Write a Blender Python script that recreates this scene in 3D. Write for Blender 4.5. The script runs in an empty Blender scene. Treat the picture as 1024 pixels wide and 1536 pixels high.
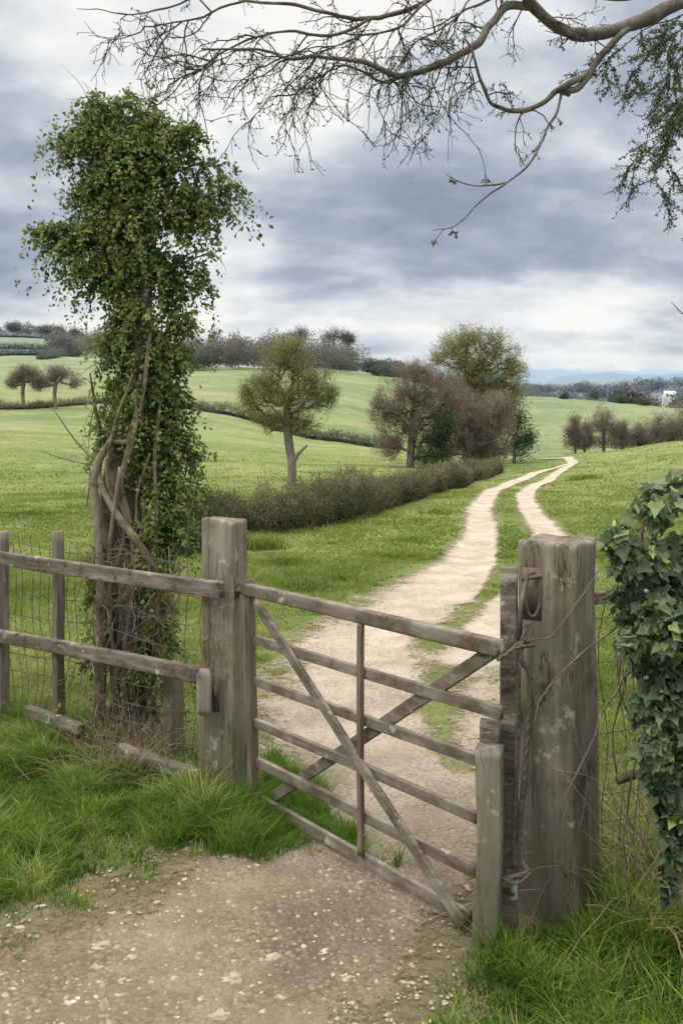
import bpy, bmesh, math, random
import numpy as np
from mathutils import Vector
rng=np.random.default_rng(11); random.seed(11)
F=1300.0; CH=1.8; HZ=650.0
SC=bpy.context.scene
COL=SC.collection
def W(px,py,d): return np.array([(px-512)/F*d, d, CH-(py-HZ)/F*d])
def GP(px,py):
    d=F*CH/(py-HZ); return ((px-512)/F*d, d)
# ---------------- numpy noise
def _h(ix,iy,s):
    n=(ix.astype(np.int64)*374761393+iy.astype(np.int64)*668265263+s*2147483647)&0xffffffff
    n=((n^(n>>13))*1274126177)&0xffffffff
    return ((n^(n>>16))&0xffff)/65535.0
def vn(x,y,s=0):
    x=np.asarray(x,float); y=np.asarray(y,float)
    ix=np.floor(x); iy=np.floor(y); fx=x-ix; fy=y-iy
    fx=fx*fx*(3-2*fx); fy=fy*fy*(3-2*fy)
    a=_h(ix,iy,s); b=_h(ix+1,iy,s); c=_h(ix,iy+1,s); d=_h(ix+1,iy+1,s)
    return (a*(1-fx)+b*fx)*(1-fy)+(c*(1-fx)+d*fx)*fy
def fbm(x,y,s=0,o=3):
    r=0;a=.5;t=0
    for i in range(o):
        r=r+a*vn(x*2**i,y*2**i,s+i*17); t+=a; a*=.5
    return r/t
# ---------------- terrain
PXN=np.array([-400,0,150,300,500,600,700,800,900,1024,1400],float)
TB=[(-10,[0]*11),(0,[0]*11),(20,[0]*11),
(40,[.3,.3,.2,0,0,0,0,0,.3,.8,1.0]),
(60,[1.5,1.3,1.0,.6,.1,0,0,0,.5,1.2,2]),
(85,[3.2,2.8,2.4,1.8,.6,.1,-1.2,-2,-1.5,-.5,0]),
(120,[6,5.8,5.8,5.5,2.2,.6,-1,-2.5,-2.5,-2,-1]),
(180,[13,13,12.5,12,9,6.5,4,1.5,1,0,0]),
(260,[23,22.8,22,21,21,20,15,11.8,11,9.4,9]),
(320,[30,29,28,26,25,22,16,12,11,9,9]),
(420,[42,42,40,30,24,20,12,5,3,0,0]),
(550,[66,65,60,35,22,15,5,-5,-5,-8,-8]),
(900,[80,80,75,50,40,44,44,42,44,48,50]),
(1200,[70,70,70,45,40,40,38,36,38,40,42]),
(1700,[90,90,90,90,96,104,108,106,110,116,116]),
(2100,[90]*11),
(2800,[180,180,180,190,195,198,198,196,194,200,202]),
(3300,[170]*11),
(4300,[310,310,310,310,308,310,314,314,310,312,314]),
(5600,[150]*11)]
YN=np.array([t[0] for t in TB],float); ZN=np.array([t[1] for t in TB],float)
MN=np.gradient(ZN,YN,axis=0)
MN[:3]=0
def H(x,y):
    x=np.asarray(x,float); y=np.asarray(y,float)
    yy=np.clip(y,-9.9,5599); px=np.clip(512+F*x/np.maximum(yy,1.5),-399.9,1399.9)
    j=np.clip(np.searchsorted(PXN,px)-1,0,9); u=(px-PXN[j])/(PXN[j+1]-PXN[j]); u=u*u*(3-2*u)
    i=np.clip(np.searchsorted(YN,yy,side='right')-1,0,len(YN)-2)
    h=YN[i+1]-YN[i]; t=(yy-YN[i])/h
    h00=2*t**3-3*t*t+1; h10=t**3-2*t*t+t; h01=-2*t**3+3*t*t; h11=t**3-t*t
    def col(jj): return h00*ZN[i,jj]+h10*h*MN[i,jj]+h01*ZN[i+1,jj]+h11*h*MN[i+1,jj]
    z=col(j)*(1-u)+col(j+1)*u
    z=z+(fbm(x*1.3,y*1.3,3)-.5)*.05*np.clip(y/3,.5,1)
    z=z+(fbm(x*.12,y*.12,5)-.5)*.3*np.clip((y-9)/20,0,1)
    z=z+(fbm(x*.03,y*.03,15)-.5)*3.2*np.clip((y-60)/80,0,1)
    z=z+(fbm(x*.006,y*.006,9,4)-.5)*np.clip((y-500)/1500,0,1)*50
    z=z+(fbm(x*.03,y*.03,19,3)-.5)*np.clip((y-1100)/600,0,1)*14
    return z
Hs=lambda x,y: float(H(np.array([x]),np.array([y]))[0])
# ---------------- dirt track field
def wl(L): return [(*GP(a,b),w) for a,b,w in L]
RUTL=[(-2.6,1.5,.9),(-.95,2.3,1.0),(-.43,2.9,.70),(.14,3.66,.56),(.27,4.68,.64),(.29,5.85,.88),(.52,7.3,1.0)]+wl([(660,900,.86),(708,845,.50),(722,800,.36),(718,765,.30),(740,738,.29),(775,720,.28),(810,709,.27),(850,701,.25)])
RUTR=[(.9,7.0,.6),(1.9,9.3,.5)]+wl([(850,850,.36),(822,800,.32),(797,770,.28),(786,748,.27),(800,730,.27),(835,713,.27),(860,701,.30),(852,694.5,.35),(800,690.5,.4),(740,687,.5)])
MED=wl([(690,1150,.16),(645,1060,.34),(640,970,.40),(700,910,.40)])
MED2=wl([(725,900,.16),(768,850,.3),(770,800,.3)])
def pl(x,y,L):
    best=np.full(np.shape(x),-9.0)
    for (x0,y0,w0),(x1,y1,w1) in zip(L[:-1],L[1:]):
        dx,dy=x1-x0,y1-y0; t=np.clip(((x-x0)*dx+(y-y0)*dy)/(dx*dx+dy*dy),0,1)
        d=np.hypot(x-x0-t*dx,y-y0-t*dy); w=w0+(w1-w0)*t
        best=np.maximum(best,1-d/w)
    return best
def dirt(x,y):
    v=np.maximum(pl(x,y,RUTL),pl(x,y,RUTR))
    v=np.minimum(v,.75)
    m=np.clip(pl(x,y,MED)*1.1,0,1)
    v=v-m*(.26+1.0*fbm(x*3.5,y*3.,41))
    m=np.clip(pl(x,y,MED2)*1.6,0,1); v=v-m*(.4+.6*fbm(x*2.2,y*1.6,43))
    v=v+(fbm(x*3,y*3,21)-.5)*.5
    return np.clip(v,-1,1)
# ---------------- node helper
def S(nt,v,inp):
    if isinstance(v,bpy.types.NodeSocket): nt.links.new(v,inp)
    elif v is not None:
        if isinstance(v,(tuple,list)) and inp.type=='RGBA' and len(v)==3: v=(*v,1)
        inp.default_value=v
def nd(nt,typ,ins=None,**props):
    n=nt.nodes.new(typ)
    for k,v in props.items(): setattr(n,k,v)
    for k,v in (ins or {}).items(): S(nt,v,n.inputs[k])
    return n
def ramp(nt,fac,stops):
    n=nt.nodes.new('ShaderNodeValToRGB'); S(nt,fac,n.inputs[0]); e=n.color_ramp.elements
    while len(e)<len(stops): e.new(.5)
    for i,(p,c) in enumerate(stops): e[i].position=p; e[i].color=(*c,1) if len(c)==3 else c
    return n.outputs[0]
def mixc(nt,f,a,b,bt='MIX'):
    n=nt.nodes.new('ShaderNodeMix'); n.data_type='RGBA'; n.blend_type=bt
    S(nt,f,n.inputs[0]); S(nt,a,n.inputs[6]); S(nt,b,n.inputs[7]); return n.outputs[2]
def mth(nt,op,a,b=None,c=None,clamp=False):
    n=nt.nodes.new('ShaderNodeMath'); n.operation=op; n.use_clamp=clamp
    S(nt,a,n.inputs[0]); S(nt,b,n.inputs[1]) if b is not None else None
    if c is not None: S(nt,c,n.inputs[2])
    return n.outputs[0]
def mr(nt,v,a,b,c=0.,d=1.): return nd(nt,'ShaderNodeMapRange',{0:v,1:a,2:b,3:c,4:d}).outputs[0]
def newmat(name):
    m=bpy.data.materials.new(name); m.use_nodes=True; nt=m.node_tree; nt.nodes.clear()
    return m,nt
def fin(nt,sh):
    o=nt.nodes.new('ShaderNodeOutputMaterial'); nt.links.new(sh,o.inputs[0])
def prin(nt,col,rough=.85,spec=.2,normal=None):
    n=nd(nt,'ShaderNodeBsdfPrincipled',{'Base Color':col,'Roughness':rough,'Specular IOR Level':spec})
    if normal is not None: nt.links.new(normal,n.inputs['Normal'])
    return n.outputs[0]
def noi(nt,vec,scale,detail=5,rough=.55,dist=0):
    n=nd(nt,'ShaderNodeTexNoise',{'Scale':scale,'Detail':detail,'Roughness':rough,'Distortion':dist})
    if vec is not None: nt.links.new(vec,n.inputs['Vector'])
    return n.outputs[0]
def posn(nt): return nd(nt,'ShaderNodeNewGeometry').outputs['Position']
def haze(nt,col,k=1500.,hc=(.21,.28,.37)):  # aerial haze painted into the surface colour, bluer with distance
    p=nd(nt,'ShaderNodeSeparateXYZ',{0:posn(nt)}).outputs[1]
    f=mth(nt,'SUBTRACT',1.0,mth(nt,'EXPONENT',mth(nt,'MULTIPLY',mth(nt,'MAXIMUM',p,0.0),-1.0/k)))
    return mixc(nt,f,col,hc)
def surfmat(name,stops,scale,stretch=(1,1,1),bump=.4,bscale=None,rough=.85,blotch=None,bl_scale=6,dist=.3,bdist=.01,spec=.2,crack=0.,darkbase_stain=False):
    m,nt=newmat(name); p=posn(nt)
    v=nd(nt,'ShaderNodeVectorMath',{0:p,1:stretch},operation='MULTIPLY').outputs[0]
    n1=noi(nt,v,scale,8,.65,dist); c=ramp(nt,n1,stops)
    if blotch:
        for k,(bc,lo,hi) in enumerate(blotch):
            n2=noi(nt,p,bl_scale*(1+.7*k),8,.7)
            c=mixc(nt,ramp(nt,n2,[(lo,(0,0,0)),(hi,(1,1,1))]),c,bc)
    n3=noi(nt,v,bscale or scale*2,8,.7)
    hgt=n3
    if crack:
        n4=noi(nt,v,(bscale or scale*2)*.55,5,.6,.6)
        cr=mr(nt,mth(nt,'ABSOLUTE',mth(nt,'SUBTRACT',n4,.5)),.0,.012,1.,0.)
        cm=mth(nt,'MULTIPLY',cr,mr(nt,noi(nt,p,5,3),.44,.6))
        c=mixc(nt,mth(nt,'MULTIPLY',cm,crack),c,(.025,.02,.016))
        c=mixc(nt,mr(nt,n3,.43,.30,0.,.5),c,(.05,.042,.032))
        hgt=mth(nt,'SUBTRACT',n3,mth(nt,'MULTIPLY',cm,.5))
    if darkbase_stain:
        zz_=nd(nt,'ShaderNodeSeparateXYZ',{0:p}).outputs[2]
        c=mixc(nt,mth(nt,'MULTIPLY',mr(nt,zz_,.6,.0),.6),c,(.06,.056,.028))  # wood colour goes darker and more olive towards the bottom
        ns=noi(nt,nd(nt,'ShaderNodeVectorMath',{0:p,1:(9,9,.7)},operation='MULTIPLY').outputs[0],1.4,5,.6)
        c=mixc(nt,mr(nt,ns,.5,.64,0.,.5),c,(.085,.066,.045))
    b=nd(nt,'ShaderNodeBump',{'Strength':bump,'Distance':bdist,'Height':hgt}).outputs[0]
    fin(nt,prin(nt,c,rough,spec,b)); return m
def leafmat(name,stops,trans=.3,rough=.55,spec=.3,clump=3.0,hz=True):
    m,nt=newmat(name)
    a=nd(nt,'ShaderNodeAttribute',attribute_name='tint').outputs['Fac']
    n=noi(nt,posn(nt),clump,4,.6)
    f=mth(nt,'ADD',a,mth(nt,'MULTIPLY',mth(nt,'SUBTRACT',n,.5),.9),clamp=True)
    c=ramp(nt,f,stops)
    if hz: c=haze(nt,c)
    s=prin(nt,c,rough,spec)
    t=nd(nt,'ShaderNodeBsdfTranslucent',{0:c}).outputs[0]
    fin(nt,nd(nt,'ShaderNodeMixShader',{0:trans,1:s,2:t}).outputs[0]); return m
# ---------------- mesh helpers
def np_mesh(name,V,T,tint=None,mat=None,smooth=False):
    me=bpy.data.meshes.new(name); V=np.ascontiguousarray(V,dtype=np.float32); T=np.ascontiguousarray(T,dtype=np.int32); k=T.shape[1]
    me.vertices.add(len(V)); me.vertices.foreach_set('co',V.ravel())
    me.loops.add(T.size); me.loops.foreach_set('vertex_index',T.ravel())
    me.polygons.add(len(T)); me.polygons.foreach_set('loop_start',np.arange(0,T.size,k,dtype=np.int32))
    me.update(calc_edges=True)
    me.polygons.foreach_set('use_smooth',np.full(len(T),smooth))
    if tint is not None:
        at=me.attributes.new('tint','FLOAT','POINT'); at.data.foreach_set('value',np.ascontiguousarray(tint,dtype=np.float32))
    if mat: me.materials.append(mat)
    return me
def mkobj(name,me,parent=None,label=None,category=None,kind=None,group=None):
    o=bpy.data.objects.new(name,me); COL.objects.link(o)
    if parent: o.parent=parent
    if label: o['label']=label
    if category: o['category']=category
    if kind: o['kind']=kind
    if group: o['group']=group
    return o
def empty(name,loc,label,category,group=None):
    o=mkobj(name,None,None,label,category,None,group); o.empty_display_size=.1; o.location=loc
    return o
def child(name,me,par,label=None):
    o=mkobj(name,me,None,label)
    o.parent=par; o.location=-Vector(par.location)
    return o
def unit(v): return v/(np.linalg.norm(v,axis=-1,keepdims=True)+1e-12)
class MB:
    def __init__(s): s.V=[];s.T=[];s.A=[];s.n=0
    def add(s,V,T,tint=.5):
        V=np.asarray(V,float); s.V.append(V); s.T.append(np.asarray(T,int)+s.n); s.n+=len(V)
        s.A.append(np.broadcast_to(np.asarray(tint,float),(len(V),)).copy())
    def sweep(s,pts,w,h=None,up=None,ex=1.0,sides=8,amp=0.,freq=6.,cap=True,tint=.5,seed=0,topd=0):
        P=np.asarray(pts,float); k=len(P)
        w=np.broadcast_to(np.asarray(w,float),(k,)); h=w if h is None else np.broadcast_to(np.asarray(h,float),(k,))
        Tn=unit(np.gradient(P,axis=0))
        u=np.array(up,float) if up is not None else (np.array([0,0,1.]) if abs(Tn[0,2])<.8 else np.array([1.,0,0]))
        a=2*np.pi*(np.arange(sides)+.5)/sides; ca,sa=np.cos(a),np.sin(a)
        cx=np.sign(ca)*np.abs(ca)**ex; sy=np.sign(sa)*np.abs(sa)**ex
        V=[]
        for i in range(k):
            if up is None and i>0: u=u0
            sd=np.cross(Tn[i],u); sd/=np.linalg.norm(sd)+1e-9; uu=np.cross(sd,Tn[i]); u0=uu
            V.append(P[i]+np.outer(cx*w[i]/2,sd)+np.outer(sy*h[i]/2,uu))
        V=np.concatenate(V)
        if amp:
            q=V*freq+seed*7.3
            V=V+amp*np.stack([vn(q[:,0]+q[:,1],q[:,2]*.35+q[:,1]*.5,seed+j)*2-1 for j in range(3)],1)*np.array([1,1,.4])
        T=[]
        for i in range(k-1):
            for j in range(sides):
                a0=i*sides+j;b0=i*sides+(j+1)%sides
                T+= [(a0,b0,b0+sides),(a0,b0+sides,a0+sides)]
        n=len(V)
        if cap:
            V=np.vstack([V,V[:sides].mean(0),V[(k-1)*sides:k*sides].mean(0)+np.array([0,0,topd])])
            for j in range(sides):
                T.append(((j+1)%sides,j,n)); T.append(((k-1)*sides+j,(k-1)*sides+(j+1)%sides,n+1))
        s.add(V,T,tint)
    def mesh(s,name,mat,smooth=False):
        return np_mesh(name,np.concatenate(s.V),np.concatenate(s.T),np.concatenate(s.A),mat,smooth)
def lerp(a,b,n): 
    t=np.linspace(0,1,n)[:,None]; return np.asarray(a,float)*(1-t)+np.asarray(b,float)*t
def beam(a,b,w,h,up=(0,0,1),n=14,amp=.006,freq=7,seed=0,sag=0,sides=16,ex=.22,taper=1.0):
    m=MB(); P=lerp(a,b,n); t=np.linspace(0,1,n); P[:,2]-=sag*4*t*(1-t)
    m.sweep(P,w*(1+(taper-1)*t),h*(1+(taper-1)*t),up,ex,sides,amp,freq,True,.5,seed); return m
def smoothline(P,n=6):
    P=np.asarray(P,float); out=[]
    Q=np.vstack([2*P[0]-P[1],P,2*P[-1]-P[-2]])
    for i in range(1,len(Q)-2):
        for t in np.linspace(0,1,n,endpoint=False):
            p0,p1,p2,p3=Q[i-1:i+3]
            out.append(.5*((2*p1)+(-p0+p2)*t+(2*p0-5*p1+4*p2-p3)*t*t+(-p0+3*p1-3*p2+p3)*t**3))
    out.append(Q[-2]); return np.array(out)
LEAF=(np.array([[0,0,0],[.32,.45,.1],[0,1,0],[-.32,.45,.1]]),np.array([[0,1,2],[0,2,3]]))
TWIG=(np.array([[-.025,0,0],[.025,0,0],[.0,1,.1]]),np.array([[0,1,2]]))
IVY=(np.array([[0,.32,-.06],[0,.05,0],[.3,-.12,.04],[.55,.22,.06],[.3,.42,.0],[0,1,.06],[-.3,.42,.0],[-.55,.22,.06],[-.3,-.12,.04]]),np.array([[0,1,2],[0,2,3],[0,3,4],[0,4,5],[0,5,6],[0,6,7],[0,7,8],[0,8,1]]))
def leaves(P,size,tmpl,L=None,N=None,tint=None):
    n=len(P); tv,tt=tmpl
    if L is None: L=rng.normal(size=(n,3))
    if N is None: N=rng.normal(size=(n,3))
    L=unit(L); Sd=unit(np.cross(L,N)); Nn=np.cross(Sd,L)
    size=np.broadcast_to(size,(n,))
    V=P[:,None,:]+size[:,None,None]*(tv[None,:,0,None]*Sd[:,None]+tv[None,:,1,None]*L[:,None]+tv[None,:,2,None]*Nn[:,None])
    T=tt[None]+np.arange(n)[:,None,None]*len(tv)
    if tint is None: tint=rng.random(n)
    return V.reshape(-1,3),T.reshape(-1,3),np.repeat(tint,len(tv))
def blobs_world(B,d,df=1.0):
    out=[]
    for b in B:
        cx,cy,rx,ry=b[:4]; dd=d+(b[4] if len(b)>4 else 0)
        out.append((W(cx,cy,dd),np.array([rx/F*dd,min(rx,ry*1.3)/F*dd*df,ry/F*dd])))
    return out
def sample_blobs(BW,n,shell=.55):
    wts=np.array([r[0]*r[2] for c,r in BW]); wts/=wts.sum(); idx=rng.choice(len(BW),n,p=wts)
    C=np.array([c for c,r in BW])[idx]; R=np.array([r for c,r in BW])[idx]
    d=unit(rng.normal(size=(n,3))); rad=shell+(1-shell)*rng.random(n)**.7
    rad=rad*(1+.12*rng.normal(size=n))
    return C+d*rad[:,None]*R, d
def space_tree(seed,att,step,jit=.15,up=.0):
    P=[np.array(p,float) for p in seed]; par=[-1]+list(range(len(seed)-1))
    order=np.argsort([np.min(np.linalg.norm(np.array(seed)-a,axis=1)) for a in att])
    A=np.array(P)
    for o in order:
        a=att[o]; dist=np.linalg.norm(A-a,axis=1)+np.clip(A[:,2]-a[2],0,None)*1.2
        j=int(np.argmin(dist)); L=np.linalg.norm(a-A[j]); k=max(1,int(L/step)); prev=j; new=[]
        for t in range(1,k+1):
            q=A[j]+(a-A[j])*t/k+rng.normal(size=3)*jit*step*(t<k)
            q[2]+=up*L*math.sin(math.pi*t/k)*.15
            P.append(q); par.append(prev); prev=len(P)-1; new.append(q)
        A=np.vstack([A,np.array(new)])
    return A,np.array(par)
def tree_mesh(mb,A,par,rt,pw=.5,sides=5,rmax=9,tint=.5):
    n=len(A); cnt=np.ones(n)
    for i in range(n-1,0,-1):
        if par[i]>=0: cnt[par[i]]+=cnt[i]
    r=np.minimum(rt*cnt**pw*.8,rmax)
    for i in range(1,n):
        p=par[i]
        if p<0: continue
        d=A[i]-A[p]; L=np.linalg.norm(d)
        if L<1e-6: continue
        d/=L; u=np.array([0,0,1.]) if abs(d[2])<.9 else np.array([1.,0,0]); s1=unit(np.cross(d,u)); s2=np.cross(s1,d)
        sd=sides if r[i]>rt*2.2 else 3
        a=2*np.pi*np.arange(sd)/sd; ring=np.outer(np.cos(a),s1)+np.outer(np.sin(a),s2)
        r0=min(r[p],r[i]*1.35)
        V=np.vstack([A[p]-d*r0*.3+ring*r0,A[i]+ring*r[i]])
        T=[]
        for j in range(sd):
            k=(j+1)%sd; T+=[(j,k,k+sd),(j,k+sd,j+sd)]
        mb.add(V,T,tint)
    return r
# =============== MATERIALS
M_post=surfmat('weathered_post_wood',[(.25,(.10,.086,.065)),(.45,(.185,.162,.128)),(.62,(.275,.248,.20)),(.8,(.39,.365,.31))],9,(1.8,1.8,.13),.8,24,.92,[((.145,.15,.07),.50,.72),((.085,.067,.048),.55,.70),((.42,.42,.355),.60,.66)],3.0,bdist=.012,crack=.8,darkbase_stain=True)
M_rail=surfmat('weathered_rail_wood',[(.25,(.06,.05,.04)),(.5,(.155,.133,.107)),(.75,(.32,.30,.26))],10,(.35,.35,1.9),.8,26,.92,[((.46,.47,.42),.59,.65),((.05,.04,.03),.53,.66)],9,crack=.8)
M_gate=surfmat('weathered_gate_wood',[(.25,(.065,.055,.043)),(.5,(.165,.147,.118)),(.75,(.30,.28,.24))],12,(.4,.4,1.8),.6,30,.7,[((.085,.065,.043),.46,.62),((.40,.40,.37),.61,.68)],5,bdist=.006,spec=.3,crack=.6)
M_stile=surfmat('brown_stile_wood',[(.25,(.055,.042,.03)),(.5,(.135,.105,.077)),(.75,(.23,.19,.15))],12,(1.5,1.5,.2),.6,30,.8,None,5,bdist=.006,crack=.6)
M_bark=surfmat('bark',[(.3,(.04,.032,.024)),(.5,(.115,.095,.07)),(.7,(.25,.215,.17))],9,(1.5,1.5,.4),.9,14,.95,[((.07,.085,.035),.50,.68)],5,bdist=.02)
M_vine=surfmat('vine_bark',[(.3,(.09,.07,.05)),(.6,(.25,.205,.155)),(.8,(.38,.33,.265))],20,(1,1,.5),.7,30,.9)
M_branch=surfmat('lichened_branch_bark',[(.3,(.05,.043,.035)),(.5,(.115,.10,.082)),(.7,(.22,.21,.175))],14,(1,1,1),.6,20,.95,[((.13,.14,.095),.5,.66)],8)
M_twig=surfmat('dark_twig_bark',[(.3,(.03,.025,.02)),(.7,(.08,.068,.054))],14,bump=.1)
M_far=surfmat('far_bark',[(.3,(.10,.085,.07)),(.7,(.26,.23,.195))],3,(1,1,.5),.3)
M_wire=surfmat('rusty_wire',[(.3,(.05,.042,.035)),(.7,(.16,.135,.115))],30,bump=.1,rough=.6)
M_iron=surfmat('rusted_iron',[(.3,(.05,.042,.036)),(.55,(.12,.085,.062)),(.75,(.20,.18,.16))],25,bump=.4,rough=.7,spec=.4)
M_rope=surfmat('old_rope',[(.3,(.045,.038,.03)),(.7,(.15,.125,.098))],60,bump=.6,bscale=90,rough=.95)
M_dry=surfmat('dry_stems',[(.3,(.15,.105,.065)),(.7,(.40,.32,.22))],15,bump=.2)
M_white=surfmat('white_render',[(.3,(.6,.6,.58)),(.7,(.72,.72,.7))],.5,bump=.05)
M_slate=surfmat('slate',[(.3,(.38,.39,.41)),(.7,(.48,.49,.51))],.5,bump=.05)
M_glass=surfmat('window_dark',[(.3,(.05,.06,.08)),(.7,(.08,.09,.1))],.5,bump=0,rough=.2)
M_ivy=leafmat('ivy_leaf',[(0,(.016,.032,.009)),(.35,(.070,.112,.026)),(.7,(.155,.205,.052)),(1,(.29,.33,.105))],.4,.5,.3,3.5)
M_ivyb=leafmat('large_ivy_leaf',[(0,(.042,.065,.032)),(.42,(.11,.152,.08)),(.68,(.20,.245,.14)),(.86,(.29,.35,.12)),(1,(.42,.48,.11))],.33,.55,.25,2.0)
M_spray=leafmat('spray_leaf',[(0,(.045,.068,.028)),(.5,(.09,.12,.055)),(1,(.17,.20,.09))],.45,.6,.2,2.0)
M_hedge=leafmat('hedge_leaf',[(0,(.016,.024,.010)),(.35,(.062,.074,.03)),(.65,(.15,.135,.075)),(1,(.26,.235,.13))],.3,.8,.15,.8)
M_brown=leafmat('bare_twig_brown',[(0,(.09,.072,.055)),(.5,(.215,.172,.133)),(1,(.36,.30,.24))],.4,.85,.1,.5)
M_olive=leafmat('budding_leaf_olive',[(0,(.07,.078,.025)),(.5,(.215,.22,.065)),(1,(.43,.42,.16))],.45,.8,.15,.5)
M_green=leafmat('evergreen_leaf',[(0,(.014,.024,.010)),(.5,(.045,.07,.026)),(1,(.11,.15,.055))],.3,.7,.2,.6)
M_wood=leafmat('woodland_leaf',[(0,(.05,.052,.04)),(.5,(.13,.115,.088)),(1,(.24,.205,.155))],.3,.85,.05,.04)
M_grass=leafmat('lush_grass',[(0,(.034,.076,.010)),(.45,(.108,.195,.026)),(.85,(.215,.315,.052)),(1,(.42,.41,.18))],.5,.6,.15,3.5,False)
M_mead=leafmat('meadow_grass',[(0,(.07,.112,.018)),(.4,(.148,.205,.037)),(.75,(.245,.285,.08)),(1,(.39,.36,.165))],.5,.75,.1,.5,False)
# ground
m,nt=newmat('ground_turf'); p=posn(nt)
n1=noi(nt,p,.5,8,.65); n2=noi(nt,p,9,6,.7); n3=noi(nt,p,.045,8,.65)
c=ramp(nt,n1,[(.3,(.075,.098,.025)),(.5,(.13,.162,.04)),(.7,(.20,.21,.07))])
c=mixc(nt,mr(nt,n2,.4,.7,0.,.6),c,(.095,.098,.037))
far=ramp(nt,n3,[(.36,(.10,.145,.036)),(.47,(.165,.205,.054)),(.55,(.22,.235,.078)),(.64,(.27,.255,.105))])
sx=nd(nt,'ShaderNodeSeparateXYZ',{0:p})
c=mixc(nt,mr(nt,sx.outputs[1],10.,45.),c,far)
c=mixc(nt,mr(nt,noi(nt,p,1.6,8,.8),.42,.64,0.,.8),c,(.085,.11,.034))
c=mixc(nt,mr(nt,noi(nt,p,.3,9,.85),.5,.66,0.,.7),c,(.29,.27,.125))
lf_=noi(nt,nd(nt,'ShaderNodeVectorMath',{0:p,1:(.5,1.6,1)},operation='MULTIPLY').outputs[0],.12,8,.75)
c=mixc(nt,mr(nt,lf_,.47,.62,0.,.65),c,(.085,.12,.034))
vo=nd(nt,'ShaderNodeTexVoronoi',{'Vector':p,'Scale':.006}).outputs['Color']
c=mixc(nt,mr(nt,sx.outputs[1],330.,420.),c,mixc(nt,.45,c,mixc(nt,nd(nt,'ShaderNodeSeparateColor',{0:vo}).outputs[0],(.07,.10,.035),(.22,.26,.09))))
c=mixc(nt,mr(nt,sx.outputs[1],600.,820.),c,mixc(nt,noi(nt,p,.01,6),(.035,.05,.035),(.085,.10,.055)))
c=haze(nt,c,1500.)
c=mixc(nt,mr(nt,mth(nt,'ADD',sx.outputs[1],mth(nt,'MULTIPLY',mth(nt,'SUBTRACT',noi(nt,p,4,6,.7),.5),1.5)),5.0,4.4),c,mixc(nt,noi(nt,p,20,6,.7),(.075,.065,.038),(.21,.18,.105)))
bp=nd(nt,'ShaderNodeBump',{'Strength':.6,'Distance':.05,'Height':n2}).outputs[0]
fin(nt,prin(nt,c,.95,.1,bp)); M_ground=m
# path
m,nt=newmat('track_dirt'); p=posn(nt); sy=nd(nt,'ShaderNodeSeparateXYZ',{0:p}).outputs[1]
n1=noi(nt,p,1.8,8,.7,.3); n2=noi(nt,p,40,7,.8); v1=nd(nt,'ShaderNodeTexVoronoi',{'Vector':p,'Scale':48.,'Randomness':1.}); v2=nd(nt,'ShaderNodeTexVoronoi',{'Vector':p,'Scale':125.})
pm=noi(nt,p,2.2,6,.65)
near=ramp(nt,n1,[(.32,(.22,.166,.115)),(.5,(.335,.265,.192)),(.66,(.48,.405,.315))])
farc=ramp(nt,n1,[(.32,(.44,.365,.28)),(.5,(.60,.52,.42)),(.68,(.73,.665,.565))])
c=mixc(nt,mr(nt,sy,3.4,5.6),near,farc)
vs=nd(nt,'ShaderNodeSeparateColor',{0:v1.outputs['Color']})
st=mr(nt,pm,.42,.6,.12,1.)
c=mixc(nt,mth(nt,'MULTIPLY',st,mth(nt,'MULTIPLY',mth(nt,'MULTIPLY',vs.outputs[0],vs.outputs[0]),mr(nt,v1.outputs['Distance'],.55,.25,0.,.55))),c,(.60,.54,.455))
c=mixc(nt,mth(nt,'MULTIPLY',st,mr(nt,v1.outputs['Distance'],.45,.75,0.,.5)),c,(.14,.105,.072))
vs2=nd(nt,'ShaderNodeSeparateColor',{0:v2.outputs['Color']})
c=mixc(nt,mth(nt,'MULTIPLY',vs2.outputs[1],.28),c,(.18,.14,.10))
c=mixc(nt,mr(nt,n2,.5,.68,0.,.5),c,(.16,.125,.09))
a=nd(nt,'ShaderNodeAttribute',attribute_name='tint').outputs['Fac']
e=mth(nt,'ADD',mth(nt,'ADD',a,mth(nt,'MULTIPLY',mth(nt,'SUBTRACT',noi(nt,p,22,7,.8),.5),1.7)),mth(nt,'MULTIPLY',mth(nt,'SUBTRACT',noi(nt,p,5,5,.7),.5),.7))
e2=mth(nt,'ADD',a,mth(nt,'MULTIPLY',mth(nt,'SUBTRACT',noi(nt,p,5,6,.7),.5),.6))
c=mixc(nt,mr(nt,e2,.35,-.05,0.,.6),c,(.23,.20,.115))
hb=mth(nt,'ADD',mth(nt,'MULTIPLY',v1.outputs['Distance'],-.8),mth(nt,'ADD',mth(nt,'MULTIPLY',v2.outputs['Distance'],-.4),mth(nt,'ADD',n2,n1)))
bp=nd(nt,'ShaderNodeBump',{'Strength':1.,'Distance':.022,'Height':hb}).outputs[0]
s=prin(nt,c,.95,.1,bp)
al=mr(nt,e,-.12,.22)
fin(nt,nd(nt,'ShaderNodeMixShader',{0:al,1:nd(nt,'ShaderNodeBsdfTransparent').outputs[0],2:s}).outputs[0]); M_path=m
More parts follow.
